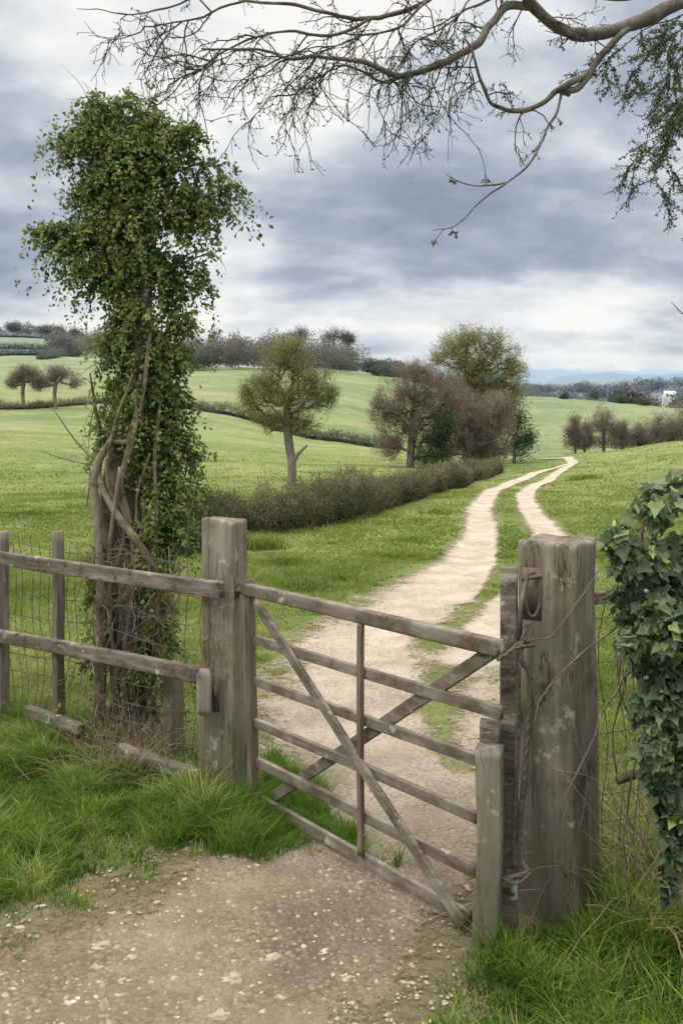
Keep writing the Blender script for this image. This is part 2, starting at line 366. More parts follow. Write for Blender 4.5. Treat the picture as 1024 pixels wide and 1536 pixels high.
# =============== GROUND MESH
ys=list(np.arange(-3,6,.05)); y=6.
while y<70: ys.append(y); y*=1.015
while y<5600: ys.append(y); y*=1.024
ys=np.array(ys); nc=440; u=np.linspace(-1,1,nc); us=np.sign(u)*np.abs(u)**1.5
YY=np.repeat(ys[:,None],nc,1); XX=(7+.85*np.maximum(YY,0))*us[None]
ZZ=H(XX,YY); DV=dirt(XX,YY); ZZ=ZZ-np.clip(DV,0,1)*.03*np.clip(YY/6,0.6,1.5)
V=np.stack([XX,YY,ZZ],-1).reshape(-1,3)
idx=np.arange(len(ys)*nc).reshape(len(ys),nc)
Q=np.stack([idx[:-1,:-1],idx[:-1,1:],idx[1:,1:],idx[1:,:-1]],-1).reshape(-1,4)
mkobj('ground',np_mesh('ground',V,Q,None,M_ground,True),None,'rolling green pasture with fields and distant wooded hills','ground','structure')
keep=(DV.ravel()[Q].max(1)>-.95)&(YY.ravel()[Q].max(1)<75)
Qp=Q[keep]; uq,inv=np.unique(Qp,return_inverse=True)
Vp=V[uq].copy(); Vp[:,2]+=.006+Vp[:,1].clip(0)*.0006
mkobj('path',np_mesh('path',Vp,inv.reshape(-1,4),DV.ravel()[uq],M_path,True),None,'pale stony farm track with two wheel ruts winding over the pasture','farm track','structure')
def gz(x,y):
    return H(x,y)-np.clip(dirt(x,y),0,1)*.03*np.clip(y/6,.6,1.5)
# =============== GRASS
def blades(x,y,h,w,lean=.35,tint=None):
    n=len(x); z=gz(x,y); a=rng.random(n)*2*np.pi; b=rng.random(n)*2*np.pi
    sd=np.stack([np.cos(a),np.sin(a),0*a],1)*w[:,None]*.5
    ln=np.stack([np.cos(b),np.sin(b),0*b],1)*(h*lean*rng.random(n)*2)[:,None]
    B=np.stack([x,y,z-.005],1); up=np.array([0,0,1.])
    V=np.stack([B-sd,B+sd,B+ln*.3+up*(h*.55)[:,None]-sd*.8,B+ln*.3+up*(h*.55)[:,None]+sd*.8,B+ln+up*(h*(1-.25*rng.random(n)))[:,None]],1)
    T=np.array([[0,1,3],[0,3,2],[2,3,4]])[None]+np.arange(n)[:,None,None]*5
    if tint is None: tint=rng.random(n)
    tv=np.repeat(tint,5).reshape(n,5)+np.array([-.15,-.15,.0,.0,.12]); 
    return V.reshape(-1,3),T.reshape(-1,3),tv.ravel().clip(0,1)
def cat(L):
    o=0;Vs=[];Ts=[];As=[]
    for v,t,a in L: Vs.append(v);Ts.append(t+o);As.append(a);o+=len(v)
    return np.concatenate(Vs),np.concatenate(Ts),np.concatenate(As)
def fence_y(x): return 4.35+(x+.6)*(5.4-4.35)/(-2.13+.6)
L=[]
n=380000; x=rng.uniform(-4.6,.05,n); y=rng.uniform(2.7,6.2,n)
d=dirt(x,y)+(fbm(x*9,y*9,67)-.5)*.7; fy=fence_y(x)
edge=np.clip(-d*1.6,0,1)
gl=4.233+(x+.446)*(-1.225)
k=(d<.05)&(y<fy+.35)&(rng.random(n)<edge*.9+.12)&~((x>-.45)&(y>gl+.6)); x,y,edge,gl=x[k],y[k],edge[k],gl[k]
cl=fbm(x*3.0,y*3.0,61); cl2=fbm(x*10,y*10,62); h=(.022+.22*cl**2*cl2*2)*(.3+.7*edge)*(.4+1.*rng.random(len(x)))
h=h*np.where(x>-.42,.5,1)
L.append(blades(x,y,h,.0034+.0026*rng.random(len(x)),.7,np.clip(cl2*1.0+cl*.45+rng.normal(size=len(x))*.18-.25,0,1.)))
n=17000; x=-.46+rng.normal(size=n)*.27; y=3.98+rng.normal(size=n)*.17; pk=fbm(x*11,y*11,63)
k=(np.hypot((x+.42)/.48,(y-3.98)/.36)<.5+.8*pk)&(x<-.06)&(y<4.233+(x+.446)*(-1.225)+.02+.3*(x<-.42)); x,y,pk=x[k],y[k],pk[k]
L.append(blades(x,y,(.03+.145*rng.random(len(x))*pk*1.7)*np.clip((-.06-x)/.3,.25,1),.0036+0*x,.85,rng.random(len(x))*.4+.55*pk-.12))
n=14000; x=rng.uniform(-.40,.35,n); y=4.233+(x+.446)*(-1.225)+rng.uniform(.08,.75,n); pk=fbm(x*8,y*8,64)
k=(x+(y-4.1)*.35<-.05+.5*(pk-.5))&(dirt(x,y)<.9); x,y,pk=x[k],y[k],pk[k]
L.append(blades(x,y,.03+.11*rng.random(len(x))*pk*1.6,.0038+0*x,.8,rng.random(len(x))*.4+.5*pk))
n=150000; x=rng.uniform(.0,3.,n); y=rng.uniform(1.7,4.2,n)
lim=.08+(y-2.55)*.78+(fbm(x*9,y*9,77)-.5)*.34
k=(x>lim)&(y<3.10+.5*(x>1.0)); x,y=x[k],y[k]; e=np.clip((x-lim[k])/.3,0,1); k=rng.random(len(x))<e+.12; x,y,e=x[k],y[k],e[k]
cl=fbm(x*4,y*4,71); cl2=fbm(x*12,y*12,72); h=(.03+.29*cl**1.6*cl2*1.8)*(.25+.75*e)*(.4+1.*rng.random(len(x)))
L.append(blades(x,y,h,.0033+.0023*rng.random(len(x)),.65,np.clip(cl2*.8+cl*.5+rng.normal(size=len(x))*.18-.17,0,1.)))
v,t,a=cat(L); mkobj('verge_grass',np_mesh('verge_grass',v,t,a,M_grass),None,'lush green grass on the verges beside the gate','grass','stuff')
L=[]
def band(n,y0,y1,hh,ww,xl=.5,pw=1.,fade=0.):
    y=y0+(y1-y0)*rng.random(n)**pw; x=(rng.random(n)*2-1)*xl*y
    if y0<6: 
        k=y>fence_y(x)+.1; k|=x>-.45; k&=~((x<-.2)&(y<4.3)); k&=~((y<3.4)&(x<1.)); k&=~((x<.3)&(y<4.6)&(x>-.4)&(y<4.233+(x+.446)*(-1.225)+.25)); x,y=x[k],y[k]
    d=dirt(x,y)+(vn(x*8,y*8,88)-.5)*.6; cl=fbm(x*1.1,y*1.1,81); cl2=fbm(x*4,y*4,85); f2=fbm(x*.3,y*.3,83)
    md=np.clip(pl(x,y,MED)*3,0,1)
    pr=(np.clip(-d*2.2+.25,0,1)+ (d>0)*(d<.35)*.06)*(1-.6*md)
    k=(rng.random(len(x))<pr)&(d<.35); x,y,cl,cl2,f2,d,md=x[k],y[k],cl[k],cl2[k],f2[k],d[k],md[k]
    h=hh*(.2+2.2*cl**2*cl2*1.7)*(.4+rng.random(len(x)))*np.clip(-d*2+.35,.3,1)*(1-.5*md)
    if fade: k=rng.random(len(x))<np.clip(1-(y-y0)/(y1-y0),0,1)**fade; x,y,h,cl2,f2,md=x[k],y[k],h[k],cl2[k],f2[k],md[k]
    tint=np.clip(-.15+.65*f2+.7*cl2+.2*md+rng.normal(size=len(x))*.15,0,1.)
    L.append(blades(x,y,h,np.full(len(x),ww)*(.6+.8*rng.random(len(x))),.9,tint))
band(120000,3.6,7,.085,.005,.62)
band(130000,6,13,.08,.008,.46)
band(90000,12,26,.075,.017,.44)
band(80000,24,75,.07,.035,.44,1,.7)
for (px,py,r,nn,hh) in [(390,822,.35,900,.24),(612,812,.3,450,.10),(455,880,.3,1000,.11),(500,870,.25,700,.10),(560,835,.3,350,.10),(872,722,.6,350,.22),(430,845,.3,600,.12),(660,770,.5,300,.10),(520,800,.5,350,.1),(940,800,.4,500,.18),(955,860,.3,500,.18)]:
    gx,gy=GP(px,py); x=gx+rng.normal(size=nn)*r*.5; y=gy+rng.normal(size=nn)*r*.5
    k=dirt(x,y)<0; x,y=x[k],y[k]
    L.append(blades(x,y,hh*(.3+rng.random(len(x))),np.full(len(x),.0011*gy),.9,rng.random(len(x))*.6+.1))
v,t,a=cat(L); mkobj('meadow_grass',np_mesh('meadow_grass',v,t,a,M_mead),None,'short green pasture grass on both sides of the track','grass','stuff')
# gravel
n=24000; y=2.1+8*rng.random(n)**1.4; x=(rng.random(n)*2-1)*.5*y; k=dirt(x,y)>-.15; k&=(fbm(x*3,y*3,91)+.3*rng.random(n)>.57); x,y=x[k],y[k]; n=len(x)
ic=np.array([[0,0,1],[.9,0,.1],[.3,.85,0],[-.7,.5,.1],[-.75,-.5,0],[.3,-.9,.1],[0,0,-.6]]); it=np.array([[0,1,2],[0,2,3],[0,3,4],[0,4,5],[0,5,1],[6,2,1],[6,3,2],[6,4,3],[6,5,4],[6,1,5]])
s=.0022+.010*rng.random(n)**4+(rng.random(n)>.985)*.014*rng.random(n); a=rng.random(n)*6.28
R=ic[None]*(1+.35*rng.normal(size=(n,7,3)))*s[:,None,None]*np.array([1.3,1,.6])
ca,sa=np.cos(a)[:,None],np.sin(a)[:,None]; R=np.stack([R[:,:,0]*ca-R[:,:,1]*sa,R[:,:,0]*sa+R[:,:,1]*ca,R[:,:,2]],-1)
Vg=R+np.stack([x,y,gz(x,y)+.007],1)[:,None]
M_stone=surfmat('stone',[(.3,(.18,.145,.105)),(.5,(.33,.275,.21)),(.7,(.51,.46,.38))],7,bump=.4,bscale=60)
mkobj('gravel',np_mesh('gravel',Vg.reshape(-1,3),(it[None]+np.arange(n)[:,None,None]*7).reshape(-1,3),None,M_stone),None,'small loose stones scattered over the farm track','gravel','stuff')
bm=bmesh.new(); bmesh.ops.create_icosphere(bm,subdivisions=3,radius=1)
IP=np.array([v.co[:] for v in bm.verts]); IT=np.array([[v.index for v in f.verts] for f in bm.faces]); bm.free()
for i,(px,py,s) in enumerate([(182,1490,.018),(28,1387,.018),(170,1368,.016),(60,1355,.014),(518,1468,.020),(350,1466,.028),(150,1412,.025),(605,1330,.012),(660,1345,.014),(450,1330,.012),(330,1520,.024),(105,1500,.018)]):
    gx,gy=GP(px,py); mb=MB()
    P=IP*(1+.9*(fbm(IP[:,0]*1.7+i*3,IP[:,1]*1.7+IP[:,2]*1.2,i)[:,None]-.5)*2)*s*np.array([1.5,1,.4])
    mb.add(P+np.array([gx,gy,float(gz(np.array([gx]),np.array([gy]))[0])+.003]),IT)
    mkobj('stone',mb.mesh('stone',M_stone,False),None,'small rough stone half bedded in the dirt track','stone',None,'stones on the farm track')
# =============== GATE
G0=np.array([-.446,4.233]); G1=np.array([.556,3.006]); gd=(G1-G0)/np.linalg.norm(G1-G0); gn=np.array([gd[1],-gd[0]]); gn=gn if gn[1]<0 else -gn
def GX(px):
    r=(px-512)/F; t=(r*G0[1]-G0[0])/((G1[0]-G0[0])-r*(G1[1]-G0[1])); return G0+(G1-G0)*t
def gp(px,py,off=0.):
    q=GX(px); z=CH-(py-HZ)/F*q[1]; q=q+gn*off; return np.array([q[0],q[1],z])
gate=empty('field_gate',(G0[0],G0[1],0),'weathered six bar wooden field gate with crossed braces, standing closed','gate')
gup=(gn[0],gn[1],0)
def gbeam(nm,a,b,w,h,seed,mat=None,**k):
    child(nm,beam(a,b,w,h,gup,30,.005,8,seed,sides=24,**k).mesh(nm,mat or M_gate,True),gate)
gbeam('rail',gp(366,881,.01),gp(752,972,.01),.060,.045,1,ex=.35)
for i,((xa,ya),(xb,yb),w) in enumerate([((384,960),(752,1070),.045),((384,1022),(716,1140),.042),((384,1083),(714,1225),.042),((388,1143),(713,1308),.045),((392,1200),(706,1378),.048)]):
    gbeam('rail',gp(xa,ya),gp(xb,yb),w,.024,i+2,ex=.2)
gbeam('stile',gp(375,868),gp(380,1190),.042,.04,11,M_stile,ex=.2)
gbeam('upright',gp(548,935,.024),gp(548,1280,.024),.026,.02,12,M_stile,ex=.2)
gbeam('brace',gp(392,902,.034),gp(706,1382,.034),.046,.02,13,ex=.2)
gbeam('brace',gp(404,1198,-.028),gp(752,968,-.002),.05,.022,14,ex=.2)
for (px,py) in [(548,938),(548,1012),(548,1075),(548,1140),(548,1208),(548,1274),(392,905),(706,1375),(545,1108)]:
    mb=MB(); a=gp(px,py,.032 if px==548 else .042); mb.sweep([a,a+np.array([gn[0],gn[1],0])*.006],.011,sides=8)
    child('bolt',mb.mesh('bolt',M_iron,True),gate)
mb=MB(); a=gp(366,884,.0); 
mb.sweep([a+np.array([-.10,.03,.0]),a+np.array([.06,-.05,-.003])],.02,.05,gup,.4,12,.001)
mb.sweep([a+np.array([-.035,-.01,-.04]),a+np.array([-.035,-.01,.06])],.028,.028,None,1,10)
child('hinge',mb.mesh('hinge',M_iron,True),gate)
# =============== GATE POSTS
def gpost(label,cx,cy,w,h,rot,z1,seed,topn=.02,amp=.009,lean=(0,0),ex=.16,slope=0.):
    mb=MB(); n=44; zs=np.concatenate([np.linspace(-.15,z1-.02,n),[z1-.008,z1]])
    sc=np.concatenate([np.linspace(1.06,1,n),[.985,.94]])
    P=np.stack([cx+lean[0]*zs,cy+lean[1]*zs,zs],1)
    mb.sweep(P,w*sc,h*sc,(math.sin(rot),math.cos(rot),0),ex,52,amp,6,True,.5,seed,topn)
    V=mb.V[0]; q=V*np.array([38,38,3.]); V+=(fbm(q[:,0]+q[:,1],q[:,2],seed)[:,None]-.5)*np.array([.011,.011,.004]) ; top=V[:,2]>z1-.03; V[top,2]+=(fbm(V[top,0]*30,V[top,1]*30,5)-.5)*.035+slope*(V[top,0]-cx)
    e=empty('gate_post',(cx,cy,0),label,'gate post'); child('post',mb.mesh('post',M_post,True),e); return e
hp=gpost('square weathered grey timber gate post carrying the hinges',-.59,4.36,.18,.19,.25,1.37,3,amp=.013,topn=.004,slope=-.12)
pc=W(307,1037,4.2); mb=MB(); mb.sweep([pc+np.array([0,0,.11]),pc+np.array([0,0,.08]),pc-np.array([0,0,.08]),pc-np.array([0,0,.11])],[.05,.075,.075,.05],.05,(0,1,0),.5,14,.003,8)
child('wooden_block',mb.mesh('wooden_block',M_post,True),hp)
pc=W(324,1040,4.235); mb=MB()
mb.sweep([pc+np.array([0,0,.09]),pc-np.array([0,0,.09])],.035,.02,(0,1,0),.4,10)
mb.sweep([pc+np.array([0,-.02,.05]),pc+np.array([0,-.02,-.02])],.02,.02,None,1,8)
child('iron_bracket',mb.mesh('iron_bracket',M_iron,True),hp)
LP=np.array([.812,3.285]); rot=.62
lp=gpost('stout square weathered gate post with iron latch and rope',LP[0],LP[1],.235,.235,rot,1.40,8,.004,.012)
ba=W(763,850,3.13); mb=beam((ba[0],ba[1],-.1),ba,.062,.035,(math.sin(.35),math.cos(.35),0),20,.004,6,4); child('board',mb.mesh('board',M_rail,True),lp,'silvery grey upright board fixed to the post')
lf=lambda px,py,d: W(px,py,d)
mb=MB(); mb.sweep([lf(797,852,3.10),lf(797,930,3.10)],.07,.012,(math.sin(.5),math.cos(.5),0),.4,16,.001); child('latch_plate',mb.mesh('latch_plate',M_iron,True),lp,'rusty iron latch plate')
mb=MB(); ring=[lf(797+13*math.sin(t)+ (3 if t>3 else 0),892+34*math.cos(t),3.075) for t in np.linspace(0,2*np.pi,20)]
mb.sweep(ring,.012,sides=8,cap=False); mb.sweep([lf(782,868,3.07),lf(812,864,3.07)],.016,sides=8); mb.sweep([lf(790,858,3.07),lf(780,915,3.07),lf(778,960,3.07)],.018,sides=8)
child('latch_ring',mb.mesh('latch_ring',M_iron,True),lp)
se=empty('short_post',tuple(np.r_[GX(735),0]),'short weathered grey timber stop post beside the gate','post')
c=W(733,1120,3.03); q=beam((c[0]+.0,c[1],-.12),(c[0],c[1],c[2]),.088,.085,(.3,1,0),30,.010,9,6,sides=28); child('post',q.mesh('post',M_post,True),se)
c2=W(736,1080,3.09); q=beam((c2[0],c2[1],-.1),(c2[0],c2[1],c2[2]),.07,.04,(.3,1,0),18,.004,6,9); child('board',q.mesh('board',M_rail,True),se)
mb=MB()
def rope(mb,pts,r,tw=True):
    C=smoothline(pts,10); T=unit(np.gradient(C,axis=0)); n=len(C)
    u=np.cross(T,[0.3,.9,.1]); u=unit(u); v=np.cross(T,u); Ls=np.r_[0,np.cumsum(np.linalg.norm(np.diff(C,axis=0),axis=1))]
    m=max(n,int(Ls[-1]/.010)); t=np.linspace(0,Ls[-1],m); f=lambda A: np.stack([np.interp(t,Ls,A[:,k]) for k in range(3)],1)
    C,u,v=f(C),unit(f(u)),unit(f(v))
    for k in range(3):
        ph=2*np.pi*k/3+t/(r*12)*2*np.pi
        mb.sweep(C+(u*np.cos(ph)[:,None]+v*np.sin(ph)[:,None])*r*.36,r*1.25,sides=6)
rope(mb,[lf(790,935,3.05),lf(780,985,3.03),lf(793,1010,3.03),lf(793,1060,3.03),lf(787,1150,3.03),lf(780,1240,3.03),lf(782,1290,3.02),lf(790,1308,3.0),lf(760,1318,2.99)],.011)
rope(mb,[lf(777,1000,3.03),lf(776,1090,3.04),lf(773,1180,3.04),lf(770,1280,3.04),lf(774,1300,3.02)],.009)
rope(mb,[lf(748,985,2.99),lf(765,975,3.03),lf(780,965,3.04),lf(800,968,3.05),lf(775,972,3.0),lf(745,990,2.97)],.007)
rope(mb,[lf(752,1316,3.0),lf(775,1325,2.97),lf(795,1310,2.99)],.005)
mkobj('rope',mb.mesh('rope',M_rope,True),None,'old twisted rope tying the gate and hanging down the post','rope')
mb=MB(); mb.sweep(smoothline([lf(750,990,3.0),lf(790,962,3.04),lf(825,955,3.04),lf(850,925,3.06),lf(875,890,3.12),lf(893,862,3.2),lf(897,855,3.3)],8),.006,sides=6)
mb.sweep(smoothline([lf(868,995,3.05),lf(862,1090,3.05),lf(880,1170,3.02),lf(868,1250,3.0)],8),.004,sides=5)
mkobj('wire',mb.mesh('wire',M_wire,True),None,'thin rusty wire looped around the gate post','wire')
# =============== FENCE
fd=unit(np.array([-2.13+.6,5.4-4.35])); F0=np.array([-.66,4.36])
def FP(s,z,off=0): 
    n_=np.array([fd[1],-fd[0]]); n_=n_ if n_[1]<0 else -n_
    q=F0+fd*s+n_*off; return np.array([q[0],q[1],z])
def FS(px):
    r=(px-512)/F; return (r*F0[1]-F0[0])/(fd[0]-r*fd[1])
def fz(px,py): s=FS(px); q=F0+fd*s; return CH-(py-HZ)/F*q[1]
fence=empty('wooden_fence',(F0[0]+fd[0],F0[1]+fd[1],0),'weathered timber post and rail fence backed with wire netting','fence')
fup=(0,0,1)
def frail(px0,py0,px1,py1,h,t,off,seed,nm='rail',lab=None,amp=.014):
    s0,s1=FS(px0),FS(px1)
    child(nm,beam(FP(s0,fz(px0,py0),off),FP(s1,fz(px1,py1),off),t,h,fup,48,amp,5,seed,sides=20,ex=.25).mesh(nm,M_rail,True),fence,lab)
frail(352,880,-260,795,.08,.04,.10,21)
frail(312,1010,-260,899,.078,.042,.05,22)
frail(320,1168,190,1123,.07,.06,.04,24)
frail(130,1092,50,1062,.055,.05,.05,25)
def fpost(px,ptop,w,seed,off=0):
    s=FS(px); child('post',beam(FP(s,-.15,off),FP(s,fz(px,ptop),off),w,w*.8,(fd[0],fd[1],0),24,.006,8,seed,ex=.3).mesh('post',M_post,True),fence)
fpost(88,797,.06,31,-.0); fpost(4,797,.07,32,.0); fpost(240,1000,.09,33,-.10); fpost(-150,790,.08,34)
def netting(A,B,z0,z1,dx,zs,name,par,sd):
    mb=MB(); Ld=np.linalg.norm(B-A); n=int(Ld/dx); dr=(B-A)/Ld; nr=np.array([dr[1],-dr[0]])
    g=lambda s,z: np.array([*(A+dr*(s+.025*math.sin(z*9+s*5+sd))+nr*.03*math.sin(s*4+z*3+sd)),z+.018*math.sin(s*5.3+z*4+sd)])
    for i in range(n+1):
        s=i*dx+rng.normal()*.008; mb.sweep([g(s,z) for z in np.linspace(z0,z1+.03*rng.random(),9)],.0042,sides=4,cap=False)
    for z in zs:
        mb.sweep([g(s,z) for s in np.linspace(0,Ld,max(8,int(Ld/.1)))],.0048,sides=4,cap=False)
    child(name,mb.mesh(name,M_wire,True),par)
netting(FP(.08,0,-.03)[:2],FP(3.6,0,-.03)[:2],.02,1.14,.078,[.05,.15,.25,.35,.46,.58,.7,.83,.98,1.12],'wire_netting',fence,1.)
rf=empty('wire_fence',(1.1,3.5,0),'rusty wire netting fence with a timber rail beside the gate post','fence')
netting(np.array([.93,3.42]),np.array([2.6,3.9]),.05,1.1,.07,[.06,.16,.26,.37,.49,.61,.74,.88,1.05],'wire_netting',rf,2.)
child('rail',beam((.9,3.5,1.13),(2.6,3.98,1.11),.04,.05,fup,16,.004,6,41).mesh('rail',M_rail,True),rf)
child('post',beam((1.75,3.72,-.1),(1.75,3.72,1.25),.09,.09,(0,1,0),16,.005,6,42).mesh('post',M_post,True),rf)
# =============== IVY TREE
D=5.15
it_=empty('ivy_clad_tree',(W(205,1100,D)[0],D,0),'tall broken tree trunk smothered in green ivy beside the fence','tree')
mb=MB(); C=smoothline([W(215,1130,D),W(205,1000,D),W(195,880,D),W(186,780,D+.02),W(190,700,D+.03),W(205,600,D),W(215,480,D),W(215,380,D),W(205,270,D),W(190,190,D)],6)
wd=np.interp(np.linspace(0,1,len(C)),[0,.1,.3,.45,.6,1],[.34,.28,.28,.25,.14,.06])
mb.sweep(C,wd,wd*.9,None,1,22,.05,5,True,.5,3); 
limbP=[]
for pts,r in [([(205,370),(160,370),(110,360),(50,350)],.022),([(205,320),(260,305),(320,290),(358,274)],.018),([(200,290),(150,245),(84,215)],.018),([(205,270),(250,220),(292,180)],.018),([(200,240),(170,190),(130,145)],.016),([(215,420),(260,400),(316,378)],.014),([(215,470),(170,430),(118,400)],.014),([(215,520),(250,500),(296,486)],.012),([(200,230),(215,180),(235,140)],.014),([(215,400),(150,395),(85,378)],.012),([(215,350),(280,330),(334,318)],.012),([(205,300),(260,260),(322,240)],.012),([(225,640),(255,655),(298,688)],.010),([(180,700),(150,640),(135,560)],.02)]:
    P=smoothline([W(a,b,D+rng.normal()*.05) for a,b in pts],5); mb.sweep(P,np.linspace(r*2,r*.5,len(P)),sides=8,amp=.004); limbP.append(P)
child('trunk',mb.mesh('trunk',M_bark,True),it_)
mb=MB()
vp=[[(150,1080),(152,900),(148,800),(142,720),(165,665),(190,660),(205,610)],[(240,860),(205,810),(160,740),(150,700),(172,650)],[(255,1090),(240,950),(225,850),(185,760),(190,690),(215,600),(225,500)],[(172,1100),(168,960),(165,840),(170,780),(180,700)],[(205,860),(195,780),(180,720),(200,660),(210,560)],[(232,1080),(228,900),(235,800),(232,700),(240,600)],[(190,1090),(185,980),(200,880),(215,780),(212,700)],[(160,1090),(175,1000),(160,900),(185,800),(160,720),(170,640),(200,560)],[(250,1000),(215,930),(240,860),(205,770),(225,680)]]
for i,pts in enumerate(vp):
    P=smoothline([W(a,b,D-.14-.04*math.sin(j*1.3+i)) for j,(a,b) in enumerate(pts)],7); r=[.06,.055,.045,.042,.045,.034,.03,.028,.025][i]
    mb.sweep(P,np.linspace(r,r*.5,len(P)),sides=10,amp=.012,freq=9,seed=i)
child('vine_stem',mb.mesh('vine_stem',M_vine,True),it_,'pale twisted ivy stems wrapped around the trunk')
B=[(190,168,28,20),(155,190,26,24),(224,194,26,24),(125,168,10,12),(112,222,18,13),(278,205,20,20),(195,230,54,34),(190,276,52,36),(145,288,24,22),(256,262,34,28),(276,296,24,20),(316,286,17,10),(344,278,9,7),(84,345,18,9),(118,360,20,14),(58,350,12,7),(150,345,26,20),(202,332,48,36),(248,335,28,24),(288,325,13,18),(125,403,14,11),(160,402,18,18),(208,400,38,38),(250,405,18,20),(306,400,4,36),(308,434,5,8),(209,470,34,36),(242,475,18,24),(275,490,14,9),(212,530,36,38),(174,515,14,28),(262,540,13,22),(220,590,38,36),(176,592,12,24),(258,600,14,26),(234,650,32,38),(270,660,16,9),(284,684,12,4),(236,715,28,38),(250,775,24,40),(128,212,14,12),(320,238,9,9),(240,850,24,40),(240,930,25,46),(230,1000,24,42),(258,740,15,15),(94,378,11,6),(327,318,10,6),(168,445,12,20),(264,442,11,20),(160,650,9,26),(152,850,9,34),(205,620,24,30),(160,950,10,34)]
BW=[]
for c_,r_ in blobs_world(B,D,1.1):
    if c_[2]<1.4: c_=c_+np.array([0,-.1,0])
    BW.append((c_,r_))
ns=4200; Pc,dr=sample_blobs(BW,ns,.3)
low=Pc[:,2]<1.2; kp=~low|(rng.random(ns)<.6); 
hol=vn(Pc[:,0]*7+Pc[:,1]*5,Pc[:,2]*7,33); kp&=(hol>.30)
Pc,dr=Pc[kp],dr[kp]
LPt=np.concatenate([P[3:] for P in limbP[:-1]]); extra=LPt[rng.integers(0,len(LPt),400)]+rng.normal(size=(400,3))*.04
Pc=np.concatenate([Pc,extra]); dr=np.concatenate([dr,unit(rng.normal(size=(400,3)))]); ns=len(Pc)
k=20; sp=unit(dr*.9+rng.normal(size=(ns,3))*.6+np.array([0,0,.15])); SL=(.06+.18*rng.random(ns)**1.8)[:,None]
tt=rng.random((ns,k)); 
P=Pc[:,None]+sp[:,None]*(tt*SL)[:,:,None]+np.array([0,0,-1.])*((tt**2)*SL*1.1)[:,:,None]+rng.normal(size=(ns,k,3))*.011
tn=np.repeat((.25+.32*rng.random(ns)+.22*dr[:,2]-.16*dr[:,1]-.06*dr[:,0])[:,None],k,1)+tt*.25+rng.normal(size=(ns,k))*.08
P=P.reshape(-1,3); Ld_=np.repeat(sp[:,None],k,1).reshape(-1,3)*.5+rng.normal(size=(len(P),3))*.7+np.array([0,0,-.6])
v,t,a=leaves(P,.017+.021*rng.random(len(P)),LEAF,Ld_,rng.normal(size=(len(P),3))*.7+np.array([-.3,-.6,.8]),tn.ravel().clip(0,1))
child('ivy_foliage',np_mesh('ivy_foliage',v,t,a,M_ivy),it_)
mb=MB()
def dtwig(a,d_,Ls,r0=.007):
    P=[a]; d_=unit(d_)
    for s in range(6): d_=unit(d_+rng.normal(size=3)*.28+np.array([0,0,-.06])); P.append(P[-1]+d_*Ls/6)
    mb.sweep(P,np.linspace(r0,.002,7),sides=4,cap=False)
for i in range(60): dtwig(W(rng.uniform(160,260),rng.uniform(450,900),D-.1),np.array([rng.choice([-1,1])*rng.uniform(.3,1),rng.normal()*.4,rng.normal()*.5]),rng.uniform(.12,.32))
for i in range(220): dtwig(W(rng.uniform(140,265),rng.uniform(820,1100),D-.22),np.array([rng.normal()*.45,rng.normal()*.3-.2,rng.normal()*1.]),rng.uniform(.12,.4),.006)
for P in limbP:
    for q in range(12): j=rng.integers(2,len(P)); dtwig(P[j],rng.normal(size=3)+np.array([0,0,.2]),rng.uniform(.1,.25),.005)
for pts in [[(140,690),(110,660),(85,620),(70,600)],[(150,700),(100,690),(60,675)],[(145,600),(135,640),(130,700)],[(130,760),(135,700),(120,650)]]:
    P=smoothline([W(a,b,D-.1) for a,b in pts],4); mb.sweep(P,np.linspace(.012,.003,len(P)),sides=5,cap=False,amp=.01)
child('twig_tangle',mb.mesh('twig_tangle',M_vine,True),it_)
def stems(n,fx,fy,hmin,hmax,w,bias=(0,0,0)):
    mb=MB()
    for i in range(n):
        x=fx(); y=fy(x); a=np.array([x,y,Hs(x,y)-.01]); d_=unit(np.array([rng.normal()*.45,rng.normal()*.45,1.])+np.array(bias)); Ls=rng.uniform(hmin,hmax); P=[a]
        for s in range(8): d_=unit(d_+rng.normal(size=3)*.16+np.array([0,0,-.13])+np.array(bias)*.1); P.append(P[-1]+d_*Ls/8)
        mb.sweep(P,np.linspace(w,w*.35,9),sides=3,cap=False,tint=rng.random())
    return mb
mkobj('dry_grass',stems(600,lambda:rng.normal()*.16-1.15,lambda x:rng.uniform(4.4,5.1),.12,.42,.0034).mesh('dry_grass',M_dry,True),None,'tangled dry stems at the foot of the ivy tree','dry grass','stuff')
mkobj('dry_grass',stems(260,lambda:rng.uniform(-3,-.7),lambda x:fence_y(x)+.05+rng.normal()*.1,.15,.5,.0032).mesh('dry_grass',M_dry,True),None,'dry stems growing through the fence netting','dry grass','stuff')
mkobj('dead_bramble',stems(190,lambda:rng.uniform(.97,1.45),lambda x:rng.uniform(3.0,3.5),.3,1.1,.0045,(-.06,-.02,0)).mesh('dead_bramble',M_dry,True),None,'tangle of dead bramble stems beside the gate post','bramble')
# =============== BIG IVY BUSH
D2=2.85
ib=empty('ivy_bush',(1.45,3.0,0),'large leaved ivy bush hanging over the wire fence','ivy bush')
mb=MB()
P=smoothline([(1.5,3.1,-.1),(1.48,3.08,.5),(1.42,3.05,1.0),(1.4,3.0,1.5)],5); mb.sweep(P,np.linspace(.16,.08,len(P)),sides=12,amp=.02)
for k in range(18):
    a=W(rng.uniform(960,1100),rng.uniform(760,1000),D2+.1); P=[a]; d_=unit(np.array([rng.normal()*.5-.1,-.2,-.6]))
    for s in range(10): d_=unit(d_+rng.normal(size=3)*.2+np.array([0,0,-.15])); P.append(P[-1]+d_*.08)
    mb.sweep(P,np.linspace(.012,.004,11),sides=5)
mb.sweep(smoothline([W(1030,1165,3.0),W(965,1160,2.98),W(925,1172,2.95)],5),np.linspace(.04,.03,11),sides=10,amp=.015)
child('stem',mb.mesh('stem',M_bark,True),ib)
